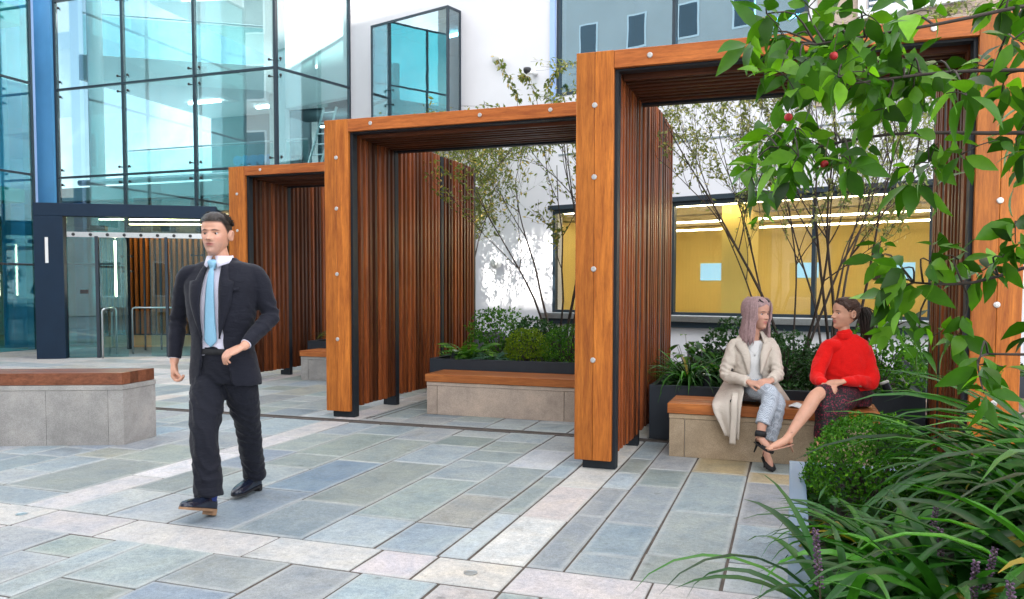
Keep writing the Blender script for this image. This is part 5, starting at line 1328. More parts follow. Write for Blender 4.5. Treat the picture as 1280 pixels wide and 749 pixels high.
    for i in range(N+1):
        a = -2.5+5.0*i/N; s_, co_ = math.sin(a), math.cos(a); lo = .93+.02*abs(math.cos(a/2)); wid = .105+.03*(abs(a)/2.5)
        vs += [TY @ Vector((s_*.072, co_*.070+.004, 1.052)), TY @ Vector((s_*.090, co_*.084+.004, 1.034)), TY @ Vector((s_*wid, co_*.100+.0, .975-.012*abs(a)))]
    c.add(vs, [(i*3+k, i*3+k+1, (i+1)*3+k+1, (i+1)*3+k) for i in range(N) for k in range(2)]); v, f, _ = thick(c, .006, 0); put('collar', v, f, MAT['trench'], root)
    for x, y, z in ((-.085, -.365, .50), (-.10, -.145, .73)):
        g = MB(); g.lathe((x, y, z), [(.001, 0), (.013, .0), (.013, .005), (.001, .006)], (0, -1, .1), 12); put('button', *flat(g), MAT['button'], root)
    # trousers
    t = MB(); rings(t, [(.47, .055, -.01, .165, .12, .12, 2.2), (.56, .055, -.02, .165, .12, .12, 2.2), (.66, .055, -.03, .14, .11, .10, 2.2)])
    limb(t, [(-.01, -.02, .555, .088), (.10, -.24, .580, .078), (.208, -.42, .585, .066), (.205, -.475, .50, .062), (.180, -.52, .42, .060), (.165, -.548, .365, .058)], 5, 20, True)
    limb(t, [(.13, -.02, .54, .085), (.20, -.22, .525, .076), (.26, -.385, .505, .066), (.245, -.41, .36, .060), (.215, -.435, .22, .054)], 5, 20, True)
    v, f, nn = melt(t, .0065, 3)
    put('trousers', fold(v, nn, .004, lambda p: math.sin(p.z*90+p.x*60+4*noise.noise(p*9))*.5+NS(p, (14, 14, 14))), f, MAT['hound'], root)
    heel_shoe(root, H1, T1, (-.25, .15, -1), MAT['black'], cuff=((.150, -.582, .285), (.1, .25, 1), .036, .022))
    heel_shoe(root, H2, T2, (-.05, .05, -1), MAT['black'], stiletto=.08)
    return root
build_woman_trench()

def build_woman_red():
    root = thing('person', 'woman with brown ponytail, red turtleneck and dark patterned skirt, seated on the bench', 'person', (.42, 7.0, 0))
    skin = (.62, .33, .22); TY = Matrix.Translation((.0, -.05, 0)) @ Matrix.Rotation(math.radians(-17), 4, 'Z')
    S = {'Rs': (-.150, -.11, .945), 'Ls': (.132, -.025, .940), 'Re': (-.222, -.20, .705), 'Le': (.178, -.15, .68), 'Rw': (-.175, -.355, .665), 'Lw': (-.035, -.355, .690)}
    b = MB()
    rings(b, [(.47, 0, .02, .15, .10, .11, 2.2), (.60, 0, .01, .14, .09, .10, 2.2), (.72, 0, 0, .12, .085, .085, 2.2), (.83, 0, 0, .135, .10, .09, 2.2), (.90, 0, 0, .14, .07, .08, 2.1), (.95, 0, 0, .07, .05, .06, 2)], TY)
    limb(b, [(-.005, -.055, .92, .052), (-.01, -.065, .99, .046), (-.02, -.072, 1.06, .045), (-.025, -.07, 1.10, .045)])
    for s_, e_, w_ in (('Rs', 'Re', 'Rw'), ('Ls', 'Le', 'Lw')):
        s, e, w = S[s_], S[e_], S[w_]; limb(b, [(*s, .040), (*e, .032), (*w, .022)])
    limb(b, [(.11, 0, .55, .07), (-.05, -.25, .60, .062), (-.215, -.475, .600, .053), (-.295, -.565, .49, .052), (-.385, -.660, .36, .037), (-.425, -.705, .30, .029)])
    limb(b, [(-.06, 0, .53, .07), (-.12, -.25, .53, .06), (-.17, -.45, .50, .050), (-.19, -.47, .33, .046), (-.205, -.485, .17, .032), (-.21, -.49, .11, .028)])
    H1, T1 = (-.405, -.69, .240), (-.570, -.86, .215); H2, T2 = (-.20, -.475, .075), (-.24, -.655, .012)
    for Hh, Tt, an in ((H1, T1, (-.425, -.705, .30)), (H2, T2, (-.21, -.49, .11))):
        Hh, Tt = Vector(Hh), Vector(Tt); limb(b, [(*(Vector(an)+Vector((0, 0, .005))), .028), (*(Hh.lerp(Tt, .30)+Vector((0, 0, .040))), .029), (*(Hh.lerp(Tt, .62)+Vector((0, 0, .024))), .028), (*(Hh.lerp(Tt, .9)+Vector((0, 0, .014))), .017)])
        limb(b, [(*(Hh+(Tt-Hh)*.08+Vector((0, 0, .028))), .025), (*(Vector(an)), .026)])
        for k in range(5):
            sd_ = (Tt-Hh).normalized().cross(Vector((0, 0, 1))); c = Hh.lerp(Tt, .9)+Vector((0, 0, .010))+sd_*(k-2)*.011
            limb(b, [(*c, .0075), (*(c+(Tt-Hh).normalized()*(.028-.003*abs(k-1))), .006)], 2, 8)
    hand(b, frame_z(S['Lw'], (-.86, -.30, -.05), (0, .3, -1)), (.2, .22, .25, .3), .6, (.35, .4), 1, .92, .2)
    hand(b, frame_z(S['Rw'], (.45, -.6, -.1), (.3, .3, -.9)), (.5, .5, .55, .6), .6, (.4, .4), -1, .90, .2)
    R, V = head_grid(.88, 1, nose=1.0)
    M = head_matrix(Vector((-.020, -.070, 1.082)), math.radians(-62), math.radians(-2), 0, 1.05)
    finish_body(root, b, skin, head_mesh(V, M, skin, (.46, .12, .11), (.06, .03, .02), (.68, .32, .24)), .005)
    eyes(root, M, .0, (.05, .03, .02))
    hair_cap(V, M, lambda a: .198-.03*a if a < .8 else (.174-(a-.8)*.085 if a < 1.45 else (.145 if a < 1.75 else .145-(a-1.75)*.085)), .008, 'hair', MAT['hairbrown'], root)
    rr = random.Random(6); st = MB(); knot = Vector((0, .125, .165))
    for i in range(150):
        a = rr.uniform(.0, 2*PI); fr = min(a, 2*PI-a)
        z0 = (.200 if fr < .8 else (.178-(fr-.8)*.08 if fr < 1.6 else .08))+rr.uniform(.0, .02)
        p0 = surf(V, R, a, z0); pts = []
        for k in range(6):
            t = k/6; q = p0.lerp(knot, t); d = q-Vector((0, .01, .12)); d.normalize()
            # push the strand out onto the skull
            zz = max(.06, min(.232, q.z+.03*math.sin(t*PI))); aa = math.atan2(q.x, -q.y) % (2*PI); sfp = surf(V, R, aa, zz); rad = (Vector((sfp.x, sfp.y, 0))).length
            hq = Vector((q.x, q.y, 0)); 
            if hq.length > 1e-4 and hq.length < rad and t < .9: hq = hq.normalized()*rad
            pts.append(Vector((hq.x, hq.y, zz))+d*.009)
        pts.append(knot.copy()); st.tube([M @ q for q in pts], [.0045]*6+[.003], 5)
    put('hair', *flat(st), MAT['hairbrown'], root)
    st = MB(); kM = M @ knot; back = (M.to_3x3() @ Vector((0, 1, 0))).normalized(); sdv = (M.to_3x3() @ Vector((1, 0, 0))).normalized()
    for i in range(240):
        u, w = rr.gauss(0, 1), rr.gauss(0, 1); L = rr.uniform(.20, .27)
        pts = []
        for k in range(8):
            t = k/7; c = kM + back*(.055*math.sin(min(1, t*1.6)*PI/2)) + Vector((0, 0, .018*math.sin(min(1, t*3)*PI)-L*t**1.4))
            sp = .006+.020*math.sin(min(1, t*1.3)*PI*.75); pts.append(c+sdv*u*sp+back*w*sp*.8+Vector((rr.uniform(-.003, .003),)*3))
        st.tube(pts, [.004, .005, .0055, .0055, .005, .0045, .0035, .001], 5)
    put('ponytail', *flat(st), MAT['hairdark'], root)
    g = MB(); g.lathe(tuple(kM-back*.008), [(.018, -.008), (.024, 0), (.018, .010)], tuple(back), 14); put('hair_tie', *flat(g), MAT['black'], root)
    # sweater
    j = MB(); rings(j, [(.60, .0, .0, .190, .135, .130, 2.3), (.67, 0, 0, .192, .140, .130, 2.3), (.75, 0, 0, .178, .140, .120, 2.3), (.85, 0, 0, .176, .130, .115, 2.3), (.93, 0, 0, .180, .104, .108, 2.2), (.985, 0, 0, .150, .078, .088, 2.1), (1.02, 0, 0, .100, .066, .074, 2.0), (1.04, -.0, 0, .064, .058, .062, 2.0)], TY)
    limb(j, [(-.005, -.058, .95, .058), (-.009, -.064, .985, .057), (-.014, -.068, 1.045, .057)], 4, 20)
    for sgn, s_, e_, w_ in ((-1, 'Rs', 'Re', 'Rw'), (1, 'Ls', 'Le', 'Lw')):
        s, e, w = [Vector(S[k]) for k in (s_, e_, w_)]; ws = w+(e-w).normalized()*.015
        limb(j, [(*(s+Vector((-sgn*.065, .0, .0))), .052), (*(s+Vector((-sgn*.012, 0, -.006))), .060), (*(s.lerp(e, .42)), .062), (*e, .058), (*e.lerp(ws, .5), .046), (*ws, .034)], 5, 18)
    v, f, nn = melt(j, .0065, 3)
    put('sweater', fold(v, nn, .0075, lambda p: NS(p, (12, 12, 9))*1.1+1.5*(.25-abs(NS(p, (13, 13, 7), 6)))+.5*math.sin(p.z*60+p.x*40+5*noise.noise(p*7))*max(0, 1-(p.z-.6)/.25)+.5*NS(p, (34, 34, 22), 3)), f, MAT['sweater'], root)
    g = MB(); c = Vector((-.015, -.069, 1.052)); g.lathe(tuple(c-Vector((0, 0, .045))), [(.058, 0), (.0615, .012), (.0605, .04), (.0585, .052), (.054, .050)], (-.1, -.1, 1), 28); put('rollneck', *flat(g), MAT['sweater'], root)
    # skirt
    t = MB(); rings(t, [(.465, .02, -.02, .175, .13, .13, 2.2), (.56, .02, -.02, .178, .13, .125, 2.2), (.66, .01, -.03, .155, .12, .11, 2.2)])
    limb(t, [(.11, -.02, .555, .095), (-.05, -.24, .590, .088), (-.185, -.43, .598, .074)], 5, 20)
    limb(t, [(-.05, -.02, .54, .095), (-.11, -.25, .535, .09), (-.155, -.43, .52, .085), (-.150, -.45, .42, .088), (-.145, -.455, .27, .094)], 5, 22, True)
    limb(t, [(.03, -.10, .56, .10), (-.04, -.34, .55, .10), (-.08, -.42, .50, .085), (-.07, -.43, .40, .075)], 5, 20)
    v, f, nn = melt(t, .007, 4)
    put('skirt', fold(v, nn, .007, lambda p: math.sin((p.x*1.0+p.y*.6)*70+3*noise.noise(p*6))*max(0, min(1, (.56-p.z)/.15))*.8+.6*NS(p, (12, 12, 12))), f, MAT['skirt'], root)
    st1 = [((-.455, -.715, .275), (-.43, -.74, .300), (-.40, -.70, .270)), ((-.38, -.665, .33), (-.405, -.72, .335), (-.43, -.68, .33)), ((-.50, -.83, .225), (-.525, -.80, .262), (-.545, -.79, .225))]
    heel_shoe(root, H1, T1, (.3, .1, -1), MAT['nude'], strap=st1, stiletto=.06)
    heel_shoe(root, H2, T2, (0, 0, -1), MAT['nude'], strap=[((-.235, -.60, .02), (-.23, -.6, .05), (-.20, -.60, .02))], stiletto=.07)
    return root
build_woman_red()
# crumpled pale paper on the bench between the women
pc = MB(); N = 10; vs = []
for i in range(N+1):
    for k in range(N+1):
        x = -.01+.20*i/N; y = 6.73+.15*k/N; vs.append((x, y, .462+.008*math.sin(i*1.1+k*.5)+.022*math.exp(-((i-3)/2)**2-((k-6)/4)**2)+.004*noise.noise(Vector((i*.7, k*.7, 0)))))
pc.add(vs, [(i*(N+1)+k, (i+1)*(N+1)+k, (i+1)*(N+1)+k+1, i*(N+1)+k+1) for i in range(N) for k in range(N)])
o = tmpobj(pc.v, pc.f); md = o.modifiers.new('s', 'SOLIDIFY'); md.thickness = .004; pv_, pf_, _ = evaluated(o)
pc = MB(); pc.add(pv_, pf_); tag(pc.build('folded_paper', MAT['whitetop'], loc=(.05, 6.8, .45), smooth=True), 'small crumpled pale paper on the bench between the two women', 'paper')
# ================================================================ vegetation
def leafmat(name, c, c2, rough=.45, trans=.35, var=.35, gloss=.25):
    """tone runs over the leaves; thin leaves let some light through"""
    m = bpy.data.materials.new(name); m.use_nodes = True; nt = m.node_tree; p = nt.nodes['Principled BSDF']; out = nt.nodes['Material Output']
    t = attr(nt, 'tone'); col = ramp(nt, t, [(0, sc(c, 1-var)), (.5, c), (.88, c2), (1, sc(c2, 1+var))])
    n = noise_node(nt, coords(nt), 25, 3); col = mixc(nt, col, ramp(nt, n, [(.3, (.82, .85, .8)), (.7, (1.1, 1.08, 1.05))]), 1, 'MULTIPLY')
    nt.links.new(col, p.inputs['Base Color']); p.inputs['Roughness'].default_value = rough; p.inputs['Specular IOR Level'].default_value = gloss
    tr = nt.nodes.new('ShaderNodeBsdfTranslucent'); tc_ = mixc(nt, col, (1.3, 1.5, .5), 1, 'MULTIPLY'); nt.links.new(tc_, tr.inputs[0])
    mx = nt.nodes.new('ShaderNodeMixShader'); mx.inputs[0].default_value = trans
    nt.links.new(p.outputs[0], mx.inputs[1]); nt.links.new(tr.outputs[0], mx.inputs[2]); nt.links.new(mx.outputs[0], out.inputs[0]); return m
MAT['dogwood'] = leafmat('broad_leaf', (.052, .165, .010), (.14, .31, .016), .40, .36, .7, .25)
MAT['strap'] = leafmat('strap_leaf', (.022, .105, .014), (.070, .25, .020), .38, .28, .6, .35)
MAT['strapold'] = leafmat('yellowing_strap_leaf', (.28, .22, .03), (.45, .30, .05), .5, .3, .3)
MAT['box'] = leafmat('box_leaf', (.05, .175, .010), (.17, .38, .025), .6, .25, .5, .2)
MAT['boxyellow'] = leafmat('yellow_green_leaf', (.15, .25, .012), (.32, .40, .02), .45, .35, .4)
MAT['darkleaf'] = leafmat('dark_leaf', (.026, .085, .020), (.06, .17, .045), .38, .2, .4)
MAT['fern'] = leafmat('fern_leaf', (.06, .19, .022), (.16, .33, .035), .45, .35, .35)
MAT['birchleaf'] = leafmat('small_autumn_leaf', (.16, .20, .05), (.42, .30, .10), .5, .4, .4)
MAT['paleleaf'] = leafmat('pale_small_leaf', (.24, .27, .12), (.48, .42, .24), .5, .4, .4)
MAT['hosta'] = leafmat('blue_green_leaf', (.045, .13, .075), (.08, .20, .12), .45, .25, .3)
MAT['stem'] = simple('dark_bark', (.045, .032, .026), .8, .35, 20, .4, 60)
MAT['twig'] = simple('green_brown_twig', (.07, .055, .03), .7, .3, 20)
MAT['lilac'] = leafmat('lilac_flower', (.15, .09, .17), (.30, .19, .30), .6, .3, .3)
MAT['berry'] = simple('red_berry', (.42, .015, .02), .5, .25, 60, .6, 120)

def leaf(mb, p, d, n, L, W, tone, bend=.3, foldv=.25, kind=0):
    """ovate folded leaf: p base, d direction, n upper side"""
    d = Vector(d).normalized(); n = Vector(n); n = (n-d*n.dot(d)).normalized(); s = d.cross(n)
    if kind == 0: prof = [(0, .02), (.14, .55), (.38, 1.0), (.62, .86), (.82, .45), (1, .01)]
    else: prof = [(0, .1), (.45, 1.0), (1, .02)]
    vs = []; p = Vector(p)
    for t, w in prof:
        c = p+d*L*t - n*(bend*L*t*t); ww = W*.5*w
        vs += [c-s*ww+n*ww*foldv, c, c+s*ww+n*ww*foldv]
    k = len(prof); mb.add(vs, [(3*i+j, 3*i+j+1, 3*i+j+4, 3*i+j+3) for i in range(k-1) for j in (0, 1)], tone)
def tinyleaf(mb, p, d, n, L, W, tone):
    d = Vector(d).normalized(); n = Vector(n); s = d.cross(n)
    if s.length < 1e-4: s = d.orthogonal()
    s.normalize(); n = s.cross(d); p = Vector(p); a = p+d*L*.5-n*L*.06
    mb.add([p, a+s*W*.5+n*W*.1, p+d*L-n*L*.12, a-s*W*.5+n*W*.1], [(0, 1, 2, 3)], tone)
def rv(r, z=None):
    v = Vector((r.gauss(0, 1), r.gauss(0, 1), r.gauss(0, 1))); return v.normalized()
def smoothtube(mb, pts, r0, r1, seg=6, per=3):
    q = [Vector(p) for p in crom([list(p) for p in pts], per)]; n = len(q); mb.tube(q, [r0+(r1-r0)*i/(n-1) for i in range(n)], seg)

# ---- clipped box ball and mounds
def shrub(loc, R, label, mat, n=2600, L=.022, seed=1, squash=.85, group=None, name='round_shrub', lump=.12, cat='shrub'):
    r = random.Random(seed); t = thing(name, label, cat, loc, 0, group); c = Vector(loc)+Vector((0, 0, R*squash*.75))
    f = MB()
    for i in range(n):
        d = rv(r); 
        if d.z < -.55: continue
        rad = R*(1+lump*noise.noise(d*2.6+Vector((seed, 0, 0)))+.07*noise.noise(d*9))*(1-abs(r.gauss(0, .07)))*(1 if r.random() < .8 else r.uniform(.6, .95))
        p = c+Vector((d.x*rad, d.y*rad, d.z*rad*squash)); dirn = (d*.8+rv(r)*.9+Vector((0, 0, .3))).normalized()
        for k in range(2): tinyleaf(f, p, (dirn+rv(r)*.7), (d+rv(r)*.5), L*r.uniform(.7, 1.25), L*r.uniform(.45, .7), min(1, max(0, .45+.30*noise.noise(d*4)+r.gauss(0, .2))))
    f.build('foliage', mat, t)
    s = MB()
    for i in range(14): d = rv(r); d.z = abs(d.z); smoothtube(s, [Vector(loc), Vector(loc)+Vector((0, 0, R*.4))+d*R*.3, c+d*R*.8], .008, .003, 5)
    s.build('stems', MAT['stem'], t); return t
# ---- strap leaved clumps (grass-like, arching)
def strap_plant(loc, label, n=60, L=.55, W=.016, seed=1, mat='strap', flowers=0, group='strap leaved plants in the foreground planter', lean=(0, 0), spread=1.0, name='strap_leaved_plant', old=.06):
    r = random.Random(seed); t = thing(name, label, 'plant', loc, 0, group); f = MB(); o = MB(); c = Vector(loc)
    for i in range(n):
        a = r.uniform(0, 2*PI); l = L*r.uniform(.6, 1.2); w = W*r.uniform(.65, 1.25); up = r.uniform(.5, 1.3)/spread
        h = Vector((math.cos(a)+lean[0], math.sin(a)+lean[1], 0)); h = h.normalized() if h.length > .01 else Vector((1, 0, 0))
        el = math.atan2(up*1.4, 1); droop = r.uniform(1.1, 2.6); p = c+Vector((r.gauss(0, .03), r.gauss(0, .03), 0)); N = 9; vs = []
        tw = r.uniform(-.5, .5); side = Vector((-h.y, h.x, 0)); q = p.copy()
        for k in range(N+1):
            s = k/N; e = el-droop*s**1.5; d = h*math.cos(e)+Vector((0, 0, math.sin(e))); nrm = -h*math.sin(e)+Vector((0, 0, math.cos(e)))
            ww = w*.5*(min(1, .5+s*2.2) if s < .25 else 1)*(1-max(0, (s-.45)/.55)**1.7*.97)
            sd = (side*math.cos(tw*s)+nrm*math.sin(tw*s)); n2 = nrm*math.cos(tw*s)-side*math.sin(tw*s)
            vs += [q-sd*ww+n2*ww*.35, q, q+sd*ww+n2*ww*.35]; q = q+d*l/N
        tone = min(1, max(0, r.gauss(.45, .25)))
        (o if r.random() < old else f).add(vs, [(3*k+j, 3*k+j+1, 3*k+j+4, 3*k+j+3) for k in range(N) for j in (0, 1)], tone)
    f.build('leaves', MAT[mat], t, smooth=True)
    if o.f: o.build('yellowing_leaves', MAT['strapold'], t, smooth=True)
    for i in range(flowers):
        a = r.uniform(0, 2*PI); rr_ = r.uniform(.02, .16); base = c+Vector((math.cos(a)*rr_, math.sin(a)*rr_, 0)); hgt = r.uniform(.30, .42); tip = base+Vector((math.cos(a)*.05, math.sin(a)*.05, hgt))
        m = MB(); q = 0
        for k in range(70):
            s = k/70; pp = base.lerp(tip, .55+.45*s); aa = k*2.4; rad = .009*(1-s*.6)
            d = Vector((math.cos(aa), math.sin(aa), .4)); m.lathe(tuple(pp+d*rad*.6), [(.0005, 0), (.0035, .003), (.0035, .006), (.0008, .009)], tuple(d), 5, tone=r.random())
        fo = m.build('flower_spike', MAT['lilac'], t); m = MB(); m.tube([base, base.lerp(tip, .6), tip], [.003, .0025, .0015], 5); m.build('flower_stalk', MAT['twig'], fo)
    return t
# ---- multi-stem tree with thin stems
def multistem(loc, label, H=2.9, stems=6, spread=1.1, seed=1, leaves=1500, mat='birchleaf', leafL=.04, group='multi stemmed trees behind the frames', bias=(0, 0), zlo=.45, extra=(), zmax=9):
    r = random.Random(seed); t = thing('multi_stem_tree', label, 'tree', loc, 0, group); s = MB(); tips = []
    c = Vector(loc)
    def branch(p, d, L, rad, lev):
        pts = [p.copy()]; q = p.copy(); dd = d.copy(); n = 6
        for k in range(n):
            dd = (dd+rv(r)*.16+Vector((0, 0, .05 if lev else .03))).normalized()
            if q.z+dd.z*L/n > zmax-.25 and dd.z > 0: dd.z *= max(0, (zmax-q.z)/.25)*.5; dd.normalize()
            if q.z > zmax: break
            q = q+dd*L/n; pts.append(q.copy())
            if lev < 3 and k >= (1 if lev else 2):
                for m_ in range(2 if r.random() < .45+.2*lev else 1):
                    if r.random() < .80:
                        nd = (dd*.9+rv(r)*.75+Vector((0, 0, .25))).normalized(); branch(q, nd, L*r.uniform(.32, .55), rad*(1-k/n*.6)*.5, lev+1)
        if len(pts) < 3: return
        smoothtube(s, pts, rad, max(.0012, rad*.25), 6 if lev < 2 else 4, 2)
        if lev >= 1: tips.append(pts)
    for i in range(stems):
        a = 2*PI*i/stems+r.uniform(-.4, .4); lean = r.uniform(.12, .42)*spread
        d = Vector((math.cos(a)*lean+bias[0], math.sin(a)*lean*.6+bias[1], 1)).normalized(); branch(c+Vector((math.cos(a)*.05, math.sin(a)*.05, 0)), d, H*r.uniform(.75, 1.05), r.uniform(.014, .022), 0)
    f = MB(); zs = c.z+H*zlo
    for pts in extra:
        smoothtube(s, pts, .008, .002, 5, 4); q = [Vector(p) for p in crom([list(p) for p in pts], 10)]
        for k in range(len(q)//2, len(q)):
            for m_ in range(5): leaf(f, q[k]+rv(r)*.05, (rv(r)+Vector((0, 0, -.4))), rv(r)+Vector((0, 0, 1)), leafL*r.uniform(.9, 1.6), leafL*r.uniform(.5, .8), min(1, max(0, r.gauss(.45, .3))), .25, .2, 1)
    s.build('trunk', MAT['stem'], t)
    for i in range(leaves):
        pts = r.choice(tips); k = r.randrange(1, len(pts)); p = pts[k].lerp(pts[k-1], r.random())
        if p.z < zs and r.random() < .75: continue
        d = (rv(r)+Vector((0, 0, -.15))).normalized(); leaf(f, p, d, (rv(r)+Vector((0, 0, 1))), leafL*r.uniform(.6, 1.3), leafL*r.uniform(.4, .6), min(1, max(0, r.gauss(.4, .3))), .25, .2, 1)
    f.build('crown', MAT[mat], t); return t
# ---- fern / feathery plant
def fern(loc, label, n=16, L=.42, seed=1, mat='fern', group='ferns and low leafy plants in the planters'):
    r = random.Random(seed); t = thing('fern', label, 'plant', loc, 0, group); f = MB(); c = Vector(loc)
    for i in range(n):
        a = 2*PI*i/n+r.uniform(-.3, .3); h = Vector((math.cos(a), math.sin(a), 0)); l = L*r.uniform(.7, 1.15); q = c.copy(); el = r.uniform(.7, 1.25); N = 13
        for k in range(N):
            s = k/N; e = el-1.5*s**1.3; d = h*math.cos(e)+Vector((0, 0, math.sin(e))); nrm = -h*math.sin(e)+Vector((0, 0, math.cos(e))); q = q+d*l/N
            sd = Vector((-h.y, h.x, 0)); pl = l*.26*math.sin((s*.92+.08)*PI)**.8
            for sx in (-1, 1): tinyleaf(f, q, sd*sx+d*.5-nrm*.15, nrm, pl, pl*.30+.006, min(1, max(0, r.gauss(.5, .22))))
    f.build('fronds', MAT[mat], t); return t
def broadleaf(loc, label, n=40, L=.12, R=.25, H=.35, seed=1, mat='hosta', group='ferns and low leafy plants in the planters', name='leafy_plant'):
    r = random.Random(seed); t = thing(name, label, 'plant', loc, 0, group); f = MB(); s = MB(); c = Vector(loc)
    for i in range(n):
        a = r.uniform(0, 2*PI); rad = R*math.sqrt(r.random()); p = c+Vector((math.cos(a)*rad, math.sin(a)*rad, H*r.uniform(.35, 1)*(1-.4*rad/R))); d = Vector((math.cos(a), math.sin(a), r.uniform(-.5, .3)))
        leaf(f, p, d, (0, 0, 1), L*r.uniform(.6, 1.2), L*r.uniform(.4, .6), min(1, max(0, r.gauss(.5, .25)))); smoothtube(s, [c, c.lerp(p, .5)+Vector((0, 0, .03)), p], .004, .002, 4, 2)
    f.build('leaves', MAT[mat], t, smooth=True); s.build('stems', MAT['twig'], t); return t
def ground_cover(name, x0, x1, y0, y1, z, n, mat, seed, L=.05, hump=.08):
    r = random.Random(seed); f = MB()
    for i in range(n):
        x, y = r.uniform(x0, x1), r.uniform(y0, y1); h = hump*(.5+.9*max(-.4, noise.noise(Vector((x*1.6, y*1.6, seed)))))
        p = Vector((x, y, z+h*r.uniform(.1, 1.2))); d = rv(r); d.z = abs(d.z)*.6; tinyleaf(f, p, d, rv(r)+Vector((0, 0, 1.2)), L*r.uniform(.5, 1.3), L*r.uniform(.3, .6), min(1, max(0, r.gauss(.45, .28))))
    tag(f.build(name, MAT[mat]), kind='stuff')
# ---- planter behind the empty bench (middle frame)
ZB = .47
fern((-3.72, 9.0, ZB), 'bright green fern at the left end of the planter behind the empty bench', 18, .50, 2)
fern((-3.38, 8.95, ZB), 'second fern from the left in the planter behind the empty bench', 14, .34, 3, 'hosta')
shrub((-2.96, 9.02, ZB+.03), .27, 'yellow green rounded shrub behind the empty bench', MAT['boxyellow'], 1900, .026, 4, .9, 'rounded shrubs behind the empty bench')
shrub((-2.44, 9.02, ZB+.03), .32, 'dark green rounded shrub at the right behind the empty bench', MAT['box'], 2600, .020, 5, .85, 'rounded shrubs behind the empty bench')
shrub((-3.05, 9.75, ZB), .38, 'dark leafy shrub between the tree and the yellow green shrub', MAT['darkleaf'], 1300, .05, 6, .8, 'rounded shrubs behind the empty bench', lump=.3)
shrub((-3.70, 10.0, ZB), .40, 'leafy green shrub against the end of the slatted wall behind the empty bench', MAT['fern'], 1300, .045, 7, .95, 'rounded shrubs behind the empty bench', lump=.35)
broadleaf((-2.75, 10.4, ZB), 'umbrella shaped dark leafed plant beside the tree in the middle frame', 60, .17, .36, .46, 8, 'hosta')
ground_cover('ground_cover', -4.0, -2.0, 8.72, 13.0, ZB-.01, 5200, 'darkleaf', 3, .06, .16)
multistem((-2.80, 9.9, ZB), 'thin multi stemmed tree with small leaves behind the empty bench', 3.0, 7, 1.0, 14, 4600, 'birchleaf', .055, bias=(-.03, 0), zlo=.35, zmax=3.55)
c_ = WM @ Vector((.35, -1.5, 0))
multistem((c_.x, c_.y, .4), 'tall thin tree close to the white wall, its top showing above the middle lintel', 3.4, 6, .7, 19, 5000, 'birchleaf', .075, bias=(.03, -.03), zlo=.25, zmax=4.2,
          extra=[[(c_.x, c_.y, 2.8), (-4.75, 13.6, 4.4), (-4.78, 13.7, 5.0), (-5.12, 13.8, 5.55)], [(c_.x+.2, c_.y, 2.8), (-4.3, 13.4, 4.3), (-4.45, 13.6, 5.05), (-4.6, 13.6, 5.15)], [(c_.x+.2, c_.y, 2.8), (-4.2, 13.4, 4.4), (-4.05, 13.5, 4.95), (-3.85, 13.5, 5.2)]])
# ---- planter behind the two women
ZC = .41
strap_plant((-.93, 7.85, ZC), 'dark grassy clump at the left end of the planter behind the trench coat woman', 170, .62, .022, 21, 'strap', 0, 'grassy clumps behind the bench')
strap_plant((-.58, 8.0, ZC), 'dark grassy clump beside the spotlight behind the trench coat woman', 150, .60, .022, 22, 'strap', 0, 'grassy clumps behind the bench')
broadleaf((-1.0, 8.5, ZC), 'tall upright leafy plant against the slatted wall left of the women', 46, .13, .22, .62, 23, 'dogwood')
shrub((-.05, 8.1, ZC), .36, 'dark green shrub between the two women', MAT['darkleaf'], 1500, .035, 24, .9, 'dark shrubs behind the women', lump=.3)
shrub((.32, 8.05, ZC), .32, 'low dark shrub just behind the red sweater', MAT['darkleaf'], 1100, .035, 25, .8, 'dark shrubs behind the women', lump=.3)
shrub((.80, 8.35, ZC), .42, 'loose olive green shrub at the right of the red sweater woman', MAT['box'], 1900, .040, 26, .85, 'dark shrubs behind the women', lump=.35)
shrub((-.5, 8.8, ZC), .44, 'spiky dark shrub further back behind the trench coat woman', MAT['darkleaf'], 1300, .05, 27, .85, 'dark shrubs behind the women', lump=.35)
broadleaf((.90, 7.72, ZC), 'small broad leafed plant at the right end of the planter behind the women', 30, .09, .15, .16, 28, 'fern')
ground_cover('ground_cover', -1.15, 1.0, 7.5, 12.1, ZC-.01, 5600, 'darkleaf', 5, .06, .14)
multistem((.02, 9.0, ZC), 'bare dark multi stemmed tree behind the two women', 3.0, 6, 1.45, 31, 5600, 'paleleaf', .05, bias=(.0, 0), zlo=.5, zmax=3.75)
multistem((.42, 9.3, ZC), 'second bare multi stemmed tree behind the red sweater woman', 3.0, 6, 1.4, 37, 5200, 'paleleaf', .05, bias=(.05, 0), zlo=.5, zmax=3.8)
# farthest frame and beyond the deck
strap_plant((-6.9, 11.3, .5), 'small grassy clump above the pale bench in the farthest frame', 70, .5, .02, 41, 'strap', 0, 'grassy clumps behind the bench')
ground_cover('ground_cover', 1.42, 2.55, 9.45, 12.1, .42, 1500, 'darkleaf', 7, .09, .2)
broadleaf((1.62, 9.75, .41), 'low broad leafed plant in the planter beyond the deck', 36, .16, .28, .22, 42, 'hosta')
